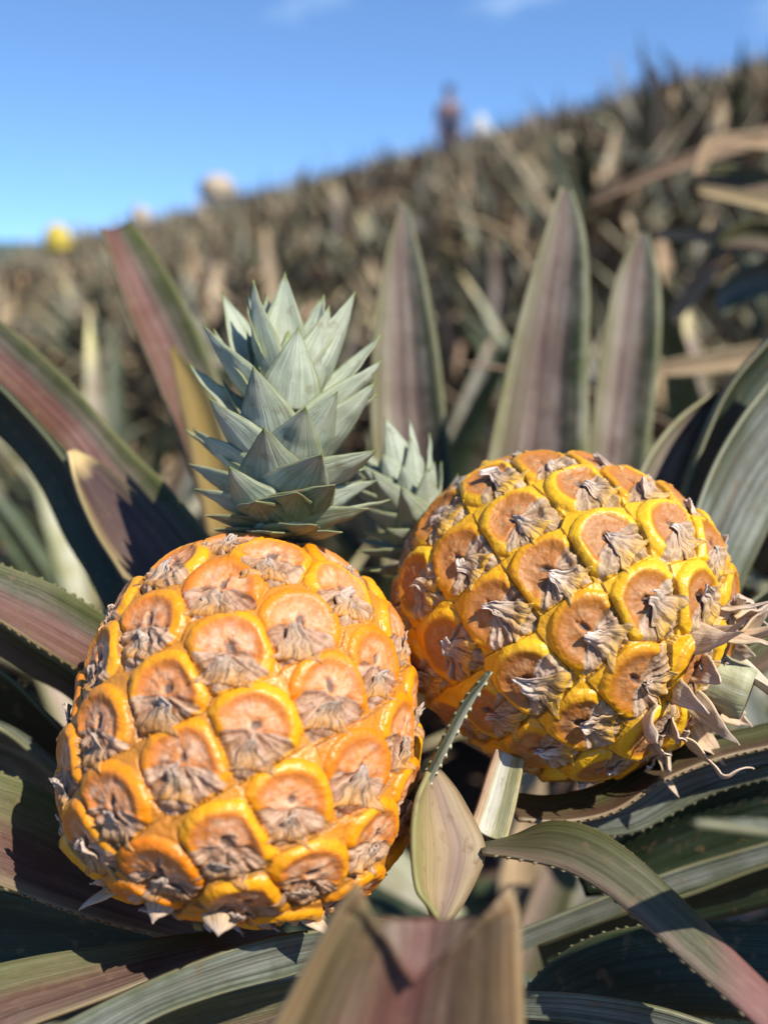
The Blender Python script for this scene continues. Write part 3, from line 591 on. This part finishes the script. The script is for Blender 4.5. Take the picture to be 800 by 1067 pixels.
E(host, [(-60, 1018), (0, 1004), (60, 993), (150, 981), (220, 972), (290, 965)], [(-60, 1110), (30, 1070), (105, 1042), (190, 1010), (255, 990), (315, 980)], .285, .345, M['brown'], tilt=-.01, channel=.1, seed=12, rev=True)
E(host, [(20, 1090), (110, 1044), (195, 1006), (280, 978), (350, 968), (420, 960)], [(90, 1120), (150, 1068), (225, 1038), (300, 1018), (360, 1000), (430, 985)], .275, .33, M['grey'], tilt=.0, channel=.12, seed=13, rev=True, label='grey waxy leaf across the bottom left')
E(host, [(110, 1085), (190, 1046), (260, 1030), (330, 1016), (400, 1000)], [(130, 1150), (200, 1120), (280, 1090), (345, 1065), (420, 1040)], .32, .36, M['olive'], channel=.12, seed=14, rev=True)
for st_, sd_ in (([(728, 668), (755, 660), (785, 656), (812, 648)], 70), ([(722, 672), (748, 678), (775, 694), (806, 718)], 71), ([(716, 700), (740, 716), (748, 735), (742, 752)], 72), ([(690, 716), (694, 740), (706, 756), (718, 764)], 73), ([(735, 640), (752, 634), (766, 630), (770, 622)], 74), ([(700, 690), (716, 712), (728, 738), (735, 748)], 75)):
    hw_ = {70: 5, 71: 13, 72: 10, 73: 7, 74: 5, 75: 9}[sd_]; n_ = len(st_)
    up_ = []; lo_ = []
    for i_, q in enumerate(st_):
        t_ = i_ / (n_ - 1); d_ = np.array(st_[min(i_ + 1, n_ - 1)], float) - np.array(st_[max(i_ - 1, 0)], float); nn_ = np.array([-d_[1], d_[0]]) / np.linalg.norm(d_); k_ = hw_ * (1 - t_ ** 1.5) + .4
        up_.append(tuple(np.array(q) + nn_ * k_)); lo_.append(tuple(np.array(q) - nn_ * k_))
    edges(pine2, up_, lo_, .352, .335, M['bractdry'], tilt=.008, channel=.35, wav=.003, seed=sd_, thick=.0006, name='dried_bract', n=24)
# front blurred leaf
E(host, [(215, 1200), (262, 1110), (290, 1060), (322, 1000), (350, 950), (372, 918)], [(555, 1200), (548, 1110), (545, 1060), (543, 1005), (541, 955), (531, 922)], .205, .215, M['front'], channel=.16, notch=.022, seed=15, keel=.03, label='blurred red leaf with a notched end at the bottom')
# bent dry leaf, pale stub and thin blade between the fruits
E(host, [(443, 806), (430, 838), (428, 878), (433, 925), (448, 946), (461, 966)], [(449, 806), (478, 838), (498, 882), (492, 915), (480, 945), (467, 967)], .318, .295, M['tan'], tilt=.02, channel=.16, seed=16, wav=.012, label='short dry tan leaf end bent downwards')
E(host, [(517, 780), (508, 806), (500, 832), (493, 852), (491, 860)], [(546, 792), (541, 818), (536, 842), (530, 866), (527, 878)], .335, .325, M['cut'], channel=.20, seed=17, label='pale cut leaf stub under the lying pineapple')
E(host, [(508, 703), (482, 733), (458, 778), (440, 812), (424, 838), (405, 870)], [(513, 702), (491, 736), (467, 781), (450, 815), (436, 843), (420, 880)], .303, .325, M['blade'], channel=.2, seed=18, rev=True, teeth_on=.6, label='thin pale edged blade poking up between the fruits')
# right lower side
E(host, [(498, 881), (535, 871), (572, 857), (612, 862), (652, 886), (700, 930), (752, 982), (805, 1034), (860, 1090)], [(502, 889), (540, 894), (588, 906), (630, 930), (672, 966), (722, 1012), (768, 1052), (810, 1092), (850, 1140)], .322, .268, M['arch'], tilt=-.018, channel=-.07, seed=19, teeth_on=1, label='arched olive leaf turning mauve at lower right')
E(host, [(530, 826), (575, 830), (625, 818), (665, 792), (720, 772), (800, 753), (880, 735)], [(540, 855), (588, 857), (640, 846), (690, 815), (742, 793), (800, 778), (880, 762)], .350, .365, M['olive'], tilt=-.02, channel=.08, seed=20, teeth_on=1.2, label='olive leaf with spiny margin under the lying pineapple')
E(host, [(590, 858), (650, 835), (700, 803), (760, 786), (880, 758)], [(600, 872), (660, 868), (712, 842), (765, 820), (880, 795)], .372, .378, M['grey'], tilt=.0, channel=.1, seed=21, teeth_on=1)
E(host, [(600, 905), (660, 862), (710, 832), (770, 808), (880, 775)], [(610, 935), (680, 925), (740, 905), (790, 893), (880, 875)], .395, .385, M['dark'], tilt=.02, channel=.14, seed=22, teeth_on=1.2)
E(host, [(500, 985), (560, 962), (620, 938), (700, 908), (800, 878), (880, 860)], [(510, 1005), (560, 985), (622, 962), (705, 932), (800, 904), (880, 885)], .385, .375, M['grey'], channel=.12, seed=23)
E(host, [(560, 985), (640, 955), (720, 932), (800, 902), (880, 880)], [(570, 1020), (650, 990), (730, 962), (800, 945), (880, 930)], .40, .385, M['dark'], tilt=.03, channel=.16, seed=24)
E(host, [(520, 1085), (556, 1022), (610, 980), (690, 963), (790, 962), (880, 970)], [(560, 1110), (600, 1075), (660, 1062), (720, 1058), (800, 1066), (880, 1085)], .350, .330, M['dark'], tilt=-.01, channel=-.12, seed=25, teeth_on=1)
E(host, [(490, 1030), (545, 1034), (610, 1038), (690, 1052), (780, 1082)], [(490, 1062), (545, 1062), (610, 1068), (690, 1085), (780, 1120)], .325, .31, M['grey'], channel=.1, seed=26)
# upright leaves behind
E(back, [(419, 211), (402, 268), (391, 335), (387, 420), (391, 500), (400, 600)], [(424, 211), (439, 268), (452, 335), (463, 420), (472, 500), (480, 600)], .60, .57, M['upright'], tilt=.012, channel=.30, seed=30, rev=True, label='upright mauve leaf right of the tall crown')
E(back, [(586, 194), (569, 240), (547, 310), (527, 390), (510, 470), (494, 560)], [(595, 194), (609, 240), (614, 310), (613, 390), (613, 470), (612, 560)], .56, .53, M['upright'], tilt=.01, channel=.27, seed=31, rev=True, label='tallest upright mauve leaf')
E(back, [(666, 241), (642, 290), (629, 350), (620, 420), (612, 490), (604, 570)], [(676, 241), (687, 295), (688, 350), (682, 420), (673, 490), (660, 570)], .63, .60, M['upright'], tilt=.01, channel=.28, seed=32, rev=True)
E(right, [(745, 409), (706, 437), (674, 478), (652, 530), (640, 590)], [(748, 412), (738, 450), (722, 492), (706, 535), (690, 590)], .50, .46, M['upright'], tilt=.01, channel=.2, seed=33, rev=True)
E(right, [(815, 340), (766, 396), (738, 450), (716, 512), (704, 570)], [(850, 370), (812, 410), (772, 468), (748, 530), (735, 600)], .50, .45, M['dark'], tilt=.04, channel=.2, seed=34, rev=True)
E(right, [(880, 310), (806, 392), (768, 442), (740, 494), (720, 552), (705, 620)], [(930, 400), (858, 470), (818, 520), (794, 566), (770, 620), (755, 680)], .46, .42, M['grey'], tilt=.02, channel=.16, seed=35, rev=True, label='broad grey striped leaf at the right edge')
E(right, [(880, 560), (815, 604), (780, 630), (748, 658), (715, 695)], [(880, 640), (825, 652), (795, 668), (766, 690), (735, 725)], .44, .42, M['dark'], tilt=.02, channel=.16, seed=36, rev=True)
E(right, [(880, 630), (820, 650), (785, 672), (760, 690)], [(880, 680), (830, 680), (800, 695), (775, 712)], .42, .41, M['olive'], channel=.16, seed=37, rev=True)
# dry curled plant upper right
E(drypl, [(722, 182), (727, 160), (744, 139), (795, 136), (880, 128)], [(733, 182), (741, 163), (756, 152), (795, 158), (880, 160)], .82, .84, M['dry'], channel=.3, wav=.02, seed=40, rev=True, label='dry tan leaf with a curled end')
E(drypl, [(726, 172), (770, 172), (820, 184), (890, 210)], [(724, 190), (765, 196), (820, 206), (890, 240)], .86, .85, M['olive'], channel=.2, seed=41, rev=True)
E(drypl, [(726, 192), (770, 198), (815, 205), (890, 225)], [(728, 202), (768, 212), (812, 224), (890, 252)], .85, .84, M['dry'], channel=.2, seed=42, rev=True)
E(drypl, [(684, 239), (725, 239), (765, 238), (860, 250)], [(684, 249), (725, 251), (765, 254), (860, 280)], .9, .88, M['dry'], channel=.2, seed=43, rev=True)
E(drypl, [(696, 330), (722, 285), (752, 245), (810, 225)], [(704, 338), (738, 297), (770, 258), (820, 245)], .92, .9, M['dry'], channel=.25, seed=44, rev=True)
E(drypl, [(676, 379), (730, 368), (790, 358), (880, 345)], [(678, 392), (730, 390), (790, 384), (880, 380)], .85, .83, M['dry'], channel=.2, seed=45, rev=True)
E(drypl, [(612, 208), (650, 188), (702, 164), (800, 130)], [(614, 214), (654, 198), (706, 178), (800, 150)], 1.05, 1.0, M['dry'], channel=.25, seed=46, rev=True)
E(drypl, [(735, 262), (770, 232), (815, 232), (890, 260)], [(740, 270), (775, 262), (815, 272), (890, 300)], .88, .86, M['olive'], channel=.25, seed=47, rev=True)
E(drypl, [(745, 300), (780, 275), (830, 270), (890, 290)], [(752, 330), (790, 310), (830, 305), (890, 330)], .9, .88, M['grey'], channel=.25, seed=48, rev=True)

def add_rosette(root, n, seed, el_rng, len_rng, zr, mats, az_rng=(0, 6.2832), width=(.04, .055), droop=(.3, .9)):
    g = np.random.default_rng(seed)
    for i in range(n):
        az = az_rng[0] + (az_rng[1] - az_rng[0]) * ((i * 0.618034 + 0.1) % 1); f = i / max(n - 1, 1)
        el = el_rng[0] + (el_rng[1] - el_rng[0]) * f
        v, fc, u = rosette_leaf(az, el + g.uniform(-.08, .08), g.uniform(*len_rng), g.uniform(*width), zr[0] + (zr[1] - zr[0]) * f, g.uniform(*droop), 0, n=16, na=7, twist=g.uniform(-.3, .3))
        o = link('leaf', mesh('leaf', v, fc, [mats[int(g.integers(len(mats)))]], u), root)
        md = o.modifiers.new('thickness', 'SOLIDIFY'); md.thickness = .0018; md.offset = 0
def add_stem(root, h, r=0.03):
    V = []; n = 12
    for i, (z, k) in enumerate(((-.03, 1.15), (0.05, 1), (h * .6, .95), (h, .6), (h + .01, .05))):
        for j in range(n): V.append((math.cos(6.2832 * j / n) * r * k, math.sin(6.2832 * j / n) * r * k, z))
    idx = np.arange(5 * n).reshape(5, n); nx = np.roll(idx, -1, 1)
    link('stem', mesh('stem', V, np.stack([idx[:-1], nx[:-1], nx[1:], idx[1:]], -1).reshape(-1, 4), [M['stem']], np.zeros((len(V), 2))), root)
add_stem(host, .42); add_rosette(host, 30, 51, (.15, .75), (.38, .5), (.12, .38), [M['dark'], M['grey'], M['olive'], M['dry']], droop=(.3, .7))
add_stem(back, .45); add_rosette(back, 22, 52, (.2, .8), (.4, .52), (.12, .4), [M['field'], M['field2'], M['dark'], M['dry']])
add_stem(right, .45); add_rosette(right, 20, 53, (.25, 1.25), (.45, .62), (.12, .42), [M['grey'], M['dark'], M['olive']])
add_stem(drypl, .45); add_rosette(drypl, 26, 54, (.1, .75), (.45, .6), (.12, .42), [M['field'], M['field2'], M['dry'], M['fielddark']])

E(right, [(1450, 690), (1250, 690), (1060, 742), (930, 800), (880, 835)], [(1450, 980), (1200, 960), (1010, 935), (880, 890), (860, 860)], .25, .24, M['dark'], tilt=.02, channel=.12, seed=60)  # unseen leaf outside the frame, added to shade the lower right leaves
# ------------------------------------------------------------------ the field behind
FM = [M['field'], M['field2'], M['fielddark'], M['dry'], M['fieldfruit']]
def plant_leaves(seed, n, nl, na, dry=1.0):
    g = np.random.default_rng(seed); out = []
    for i in range(n):
        f = i / (n - 1); az = i * 2.39996 + g.uniform(-.3, .3); el = 0.25 + 1.05 * f + g.uniform(-.12, .12)
        ln = g.uniform(.46, .62) * (0.9 + 0.15 * f); pr = np.array([.36, .22, .24, .18 * dry] if f > .3 else [.22, .14, .16, .48 * dry]); mi = int(g.choice(4, p=pr / pr.sum()))
        if mi == 3: ln *= 0.8
        out.append((rosette_leaf(az, el, ln, g.uniform(.058, .088), .10 + .22 * f, g.uniform(.15, .8), 0, n=nl, na=na, twist=g.uniform(-.5, .5), kink=(g.uniform(.8, 1.8) if g.random() < .22 else 0)), mi))
    return out
fv = []; 
def field_fruit_mesh(seed):
    b = Bag(); n, m = 26, 18; th = np.linspace(0, 2 * math.pi, n); ph = np.linspace(0.02, math.pi - 0.02, m)
    PH, TH = np.meshgrid(ph, th, indexing='ij'); bump = 1 + .06 * np.cos(TH * 8 + PH * 9) * np.cos(TH * 5 - PH * 9)
    r = .052 * np.sin(PH) ** .8 * bump; z = -.068 * np.cos(PH); b.add(np.stack([r * np.cos(TH), r * np.sin(TH), z + .07], -1), grid_faces(m, n), np.zeros((m * n, 2)), 0)
    for i in range(16):
        v, f, u = rosette_leaf(i * 2.4, .4 + 1.0 * i / 15, .075, .02, .135, -.2, 0, n=5, na=3, r0=.006); b.add(v, f, u, 1)
    return b.mesh('fruit', [M['fieldfruit'], M['field']])
fruit_me = field_fruit_mesh(1)
protoA = [plant_leaves(300 + k, 40, 9, 5) for k in range(4)]          # leaf by leaf, for the nearest plants
protoA_me = []
for pl in protoA:
    protoA_me.append([mesh('leaf', v, f, [FM[mi]], u) for (v, f, u), mi in pl])
protoB = []
for k in range(6):
    b = Bag()
    for (v, f, u), mi in plant_leaves(400 + k, 38, 8, 4, 3.2 if k > 3 else .8): b.add(v, f, u, mi)
    protoB.append(b.mesh('pineapple_plant', FM))
protoC = []
for k in range(5):
    b = Bag()
    for (v, f, u), mi in plant_leaves(500 + k, 24, 5, 3, 3.2 if k > 2 else .8): b.add(v, f, u, mi)
    protoC.append(b)
spots = []
gf = np.random.default_rng(12)
y = 0.95
while y < 27.5:
    hw = 0.43 * y + 0.7; x = -hw
    while x < hw:
        spots.append((x + gf.uniform(-.09, .09), y + gf.uniform(-.1, .1))); x += 0.46
    y += 0.48
spots.sort(key=lambda q: q[1] + 0.05 * abs(q[0]))
far = Bag(); nf = 0
for i, (x, y) in enumerate(spots):
    z = float(terrain(x, y)); sc = gf.uniform(.72, 1.08) * (1.32 if gf.random() < .12 and y > 2.5 else 1); rz = gf.uniform(0, 6.28)
    if abs(x - drypl.location.x) < .25 and abs(y - drypl.location.y) < .25: continue
    if nf < 296:
        if y < 1.9: zone, lab = 'front rows', ('near pineapple plant just behind the tall crown' if x < 0.1 else 'near pineapple plant just behind the lying fruit')
        elif x < -0.13 * y: zone, lab = 'left', ('blurred pineapple plant on the low left part of the field' if y > 5 else 'blurred pineapple plant in the rows at left')
        elif x < 0.14 * y: zone, lab = 'middle', ('blurred pineapple plant far up the middle slope' if y > 5 else 'blurred pineapple plant in the rows up the middle')
        else: zone, lab = 'right', ('blurred pineapple plant high on the right slope' if y > 5 else 'blurred pineapple plant in the rows at right')
        grp = lab.replace('pineapple plant', 'pineapple plants')
        if nf < 16:
            o = empty('pineapple_plant', (x, y, z), lab, 'pineapple plant', grp)
            for me in protoA_me[nf % 4]: link('leaf', me, o)
        else:
            o = link('pineapple_plant', protoB[(4 + int(gf.integers(2))) if gf.random() < (.5 if x < -.1 * y else .22) else int(gf.integers(4))], None, (x, y, z)); tag(o, lab, 'pineapple plant', grp)
        o.rotation_euler = (gf.uniform(-.08, .08), gf.uniform(-.08, .08), rz); o.scale = (sc, sc, sc)
        if gf.random() < .2:
            fo = link('fruit', fruit_me, o, (0, 0, .46)); fo.rotation_euler = (gf.uniform(-.5, .5), gf.uniform(-.5, .5), gf.uniform(0, 6))
        nf += 1
    else:
        b = protoC[(3 + int(gf.integers(2))) if gf.random() < (.5 if x < -.1 * y else .25) else int(gf.integers(3))]; c_, s_ = math.cos(rz) * sc, math.sin(rz) * sc
        for v, f, u, mi in zip(b.v, b.f, b.u, [None] * len(b.v)):
            pass
        V = np.concatenate(b.v); Fc = np.concatenate(b.f); U = np.concatenate(b.u)
        W = np.stack([V[:, 0] * c_ - V[:, 1] * s_ + x, V[:, 0] * s_ + V[:, 1] * c_ + y, V[:, 2] * sc + z], -1)
        far.v.append(W); far.f.append(Fc + far.n); far.u.append(U); far.m += b.m; far.n += len(W)
ff = link('far_pineapple_field', far.mesh('far_pineapple_field', FM)); tag(ff, 'far rows of pineapple plants running up to the sloping skyline', 'plants', kind='stuff')

# ------------------------------------------------------------------ ground, sea, far hill
gx = np.concatenate([[-9000, -2000, -600], np.linspace(-200, -40, 9), np.linspace(-36, 36, 73), np.linspace(40, 200, 9), [600, 2000, 9000]])
gy = np.concatenate([[-9000, -2000, -500], np.linspace(-150, -20, 8), np.linspace(-16, 60, 90), np.linspace(66, 300, 14), [800, 3000, 9000]])
GY, GX = np.meshgrid(gy, gx, indexing='ij')
gz = terrain(GX, GY) + np.where((np.abs(GX) < 36) & (np.abs(GY) < 60), (fbm(np.stack([GX, GY, 0 * GX], -1), 1.3, 0, 3) - .5) * .06, 0)
tag(link('ground', mesh('ground', np.stack([GX, GY, gz], -1).reshape(-1, 3), grid_faces(len(gy), len(gx)), [M['soil']])), kind='structure')
ts = NT('sea_blue'); ts.b.inputs['Base Color'].default_value = (0.03, 0.10, 0.17, 1); ts.b.inputs['Roughness'].default_value = .25
ts.bump(ts.noise(ts.n('ShaderNodeTexCoord').outputs['Object'], .05, 5), .3, 2.0)
tag(link('sea', mesh('sea', [(-30000, 80, -30), (30000, 80, -30), (30000, 40000, -30), (-30000, 40000, -30)], [(0, 1, 2, 3)], [ts.m])), kind='structure')
hx = np.linspace(-1600, 300, 60); hh = 26 * np.exp(-((hx + 900) / 420) ** 2) + 9 * np.exp(-((hx + 350) / 200) ** 2) + 3 * np.sin(hx * .021) + 1.5 * np.sin(hx * .07)
rows = []
for k, (dy, f) in enumerate(((0, 0), (60, .55), (160, .9), (260, 1), (420, .8), (700, 0))):
    rows.append(np.stack([hx, np.full_like(hx, 1900 + dy), -31 + (hh + 1) * f], -1))
tag(link('far_hills', mesh('far_hills', np.concatenate(rows), grid_faces(6, 60), [solid('hill_green', (0.05, 0.09, 0.06), .9, .02)])), kind='structure')

# ------------------------------------------------------------------ person, sack and the covers among the plants
def skin_obj(name, pts, edges_, radii, mat, parent):
    me = bpy.data.meshes.new(name); me.from_pydata([tuple(p) for p in pts], edges_, []); me.materials.append(mat)
    o = link(name, me, parent); md = o.modifiers.new('skin', 'SKIN'); md.use_smooth_shade = True
    for i, v in enumerate(me.skin_vertices[0].data):
        v.radius = radii[i] if isinstance(radii[i], tuple) else (radii[i], radii[i]); v.use_root = (i == 0)
    s = o.modifiers.new('sub', 'SUBSURF'); s.levels = 1; s.render_levels = 2
    return o
def person(loc):
    r = empty('person', loc, 'far blurred person in dark clothes standing on the skyline', 'person')
    skin = solid('skin', (.27, .16, .13), .6); pink = solid('shirt_mauve', (.15, .11, .15), .8); navy = solid('trousers_navy', (.025, .035, .065), .8); hair = solid('hat_dark', (.04, .045, .07), .7)
    pts = [(0, 0, .92), (0, 0, 1.12), (0, 0, 1.36), (0, 0, 1.46), (0, -.01, 1.55), (0, -.02, 1.66),
           (.10, 0, .88), (.11, .01, .48), (.11, .03, .08), (.12, -.10, .04), (-.10, 0, .88), (-.11, -.02, .48), (-.11, .03, .08), (-.12, -.10, .04),
           (.19, 0, 1.38), (.25, .02, 1.12), (.22, -.10, .90), (.22, -.14, .83), (-.19, 0, 1.38), (-.25, .02, 1.12), (-.22, -.10, .90), (-.22, -.14, .83)]
    ed = [(0, 1), (1, 2), (2, 3), (3, 4), (4, 5), (0, 6), (6, 7), (7, 8), (8, 9), (0, 10), (10, 11), (11, 12), (12, 13), (2, 14), (14, 15), (15, 16), (16, 17), (2, 18), (18, 19), (19, 20), (20, 21)]
    rad = [(.15, .10), (.13, .095), (.15, .10), .055, .085, .085, .085, .06, .042, .035, .085, .06, .042, .035, .055, .042, .034, .03, .055, .042, .034, .03]
    skin_obj('body', pts, ed, rad, skin, r)
    skin_obj('shirt', [pts[i] for i in (0, 1, 2, 14, 15, 18, 19)], [(0, 1), (1, 2), (2, 3), (3, 4), (2, 5), (5, 6)], [(.17, .12), (.16, .12), (.175, .12), .07, .058, .07, .058], pink, r)
    skin_obj('trousers', [(0, 0, 1.34), pts[6], pts[7], (.11, .03, .12), pts[10], pts[11], (-.11, .03, .12)], [(0, 1), (1, 2), (2, 3), (0, 4), (4, 5), (5, 6)], [(.20, .14), .10, .078, .062, .10, .078, .062], navy, r)
    skin_obj('hair', [(0, .0, 1.72), (0, .01, 1.64), (0, .06, 1.54)], [(0, 1), (1, 2)], [(.12, .12), (.13, .13), (.07, .06)], hair, r)
    r.scale = (.82, .82, 1)
    return r
pp = P(468, 108, 15.9); person((pp[0], pp[1], float(terrain(pp[0], pp[1]))))

def bag_mesh(name, w, h, mat, seed, pinch=.5):
    n, m = 28, 20; th = np.linspace(0, 2 * math.pi, n); t = np.linspace(0, 1, m); TT, TH = np.meshgrid(t, th, indexing='ij')
    prof = np.interp(t, [0, .02, .15, .5, .8, .93, 1], [.01, .75, .95, 1, .75, pinch, .01])[:, None]
    r = w / 2 * prof * (1 + .07 * np.cos(TH * 5 + seed) * np.sin(3.14 * TT) + .05 * np.cos(TH * 9 + 4 * TT))
    V = np.stack([r * np.cos(TH), r * np.sin(TH), h * TT + 0 * TH], -1)
    V = V + ((fbm(V, 14, seed, 3) - .5) * w * .12)[..., None]
    return mesh(name, V.reshape(-1, 3), grid_faces(m, n), [mat])
yel = solid('cover_yellow', (.56, .42, .05), .7); crm = solid('cover_cream', (.46, .36, .25), .8); wht = solid('sack_white', (.55, .56, .55), .8)
def cover(px, py, d, w, h, mat, label, seed, name='fruit_cover'):
    p = P(px, py, d); o = link(name, bag_mesh(name, w, h, mat, seed), None, (p[0], p[1], p[2] - h / 2)); return tag(o, label, 'fruit cover')
cover(60, 247, 7.0, .20, .19, yel, 'bright yellow rounded cover on the plants at the left skyline', 1)
cover(146, 224, 7.6, .15, .16, crm, 'small cream cover on the plants above the blunt tipped leaf', 2)
cover(226, 194, 8.2, .30, .20, crm, 'wide pale cream cover on the plants left of the tall crown', 3)
sp = P(500, 122, 25.0); szz = float(terrain(sp[0], sp[1]))
tag(link('sack', bag_mesh('sack', .55, 1.28, wht, 4, .35), None, (sp[0], sp[1], szz)), 'white sack standing beside the far person on the skyline', 'sack')

# ------------------------------------------------------------------ light, sky, camera
sd = bpy.data.lights.new('sun', 'SUN'); sd.energy = 4.6; sd.angle = R_(.53); sd.color = (1, .95, .86)
so = bpy.data.objects.new('sun', sd); col.objects.link(so)
from mathutils import Vector
so.rotation_euler = Vector(SUN).to_track_quat('Z', 'Y').to_euler(); so.location = (3, -3, 6)
w = bpy.data.worlds.new('World'); scene.world = w; w.use_nodes = True; nt = w.node_tree
bg = nt.nodes['Background']; sky = nt.nodes.new('ShaderNodeTexSky'); sky.sky_type = 'NISHITA'; sky.sun_disc = False
sky.sun_elevation = math.asin(SUN[2]); sky.sun_rotation = math.atan2(SUN[0], SUN[1]); sky.air_density = .9; sky.dust_density = 0; sky.ozone_density = 4; sky.altitude = 2500
bg.inputs[1].default_value = .15
tc = nt.nodes.new('ShaderNodeTexCoord'); mp = nt.nodes.new('ShaderNodeMapping'); mp.inputs['Scale'].default_value = (5, 5, 16); nz = nt.nodes.new('ShaderNodeTexNoise'); nz.inputs['Scale'].default_value = 1.0; nz.inputs['Detail'].default_value = 5
rp = nt.nodes.new('ShaderNodeValToRGB'); rp.color_ramp.elements[0].position = .62; rp.color_ramp.elements[1].position = .92; rp.color_ramp.elements[1].color = (.5, .5, .5, 1)
mx = nt.nodes.new('ShaderNodeMix'); mx.data_type = 'RGBA'; mx.inputs[7].default_value = (7.5, 7.8, 8.2, 1)
nt.links.new(tc.outputs['Generated'], mp.inputs[0])
va = nt.nodes.new('ShaderNodeVectorMath'); va.operation = 'ADD'; va.inputs[1].default_value = (0, 0, .12); vn = nt.nodes.new('ShaderNodeVectorMath'); vn.operation = 'NORMALIZE'
nt.links.new(tc.outputs['Generated'], va.inputs[0]); nt.links.new(va.outputs[0], vn.inputs[0]); nt.links.new(vn.outputs[0], sky.inputs[0]); nt.links.new(mp.outputs[0], nz.inputs['Vector']); nt.links.new(nz.outputs['Fac'], rp.inputs[0])
nt.links.new(rp.outputs[0], mx.inputs[0]); nt.links.new(sky.outputs[0], mx.inputs[6]); tn = nt.nodes.new('ShaderNodeMix'); tn.data_type = 'RGBA'; tn.blend_type = 'MULTIPLY'; tn.inputs[0].default_value = 1; tn.inputs[7].default_value = (.86, 1.0, 1.06, 1); nt.links.new(mx.outputs[2], tn.inputs[6]); nt.links.new(tn.outputs[2], bg.inputs[0])

cd = bpy.data.cameras.new('camera'); cam = bpy.data.objects.new('camera', cd); col.objects.link(cam); scene.camera = cam
cam.location = tuple(CAM); cam.rotation_euler = (math.pi / 2 - PITCH, 0, 0)
cd.sensor_fit = 'HORIZONTAL'; cd.sensor_width = 36; cd.lens = F / 800 * 36; cd.clip_start = .01; cd.clip_end = 60000
cd.dof.use_dof = True; cd.dof.focus_distance = .322; cd.dof.aperture_fstop = cd.lens / 6.5
vs = scene.view_settings; vs.view_transform = 'Standard'; vs.look = 'None'; vs.exposure = .55; vs.gamma = 1; vs.use_curve_mapping = False
scene.cycles.max_bounces = 6; scene.cycles.use_denoising = True
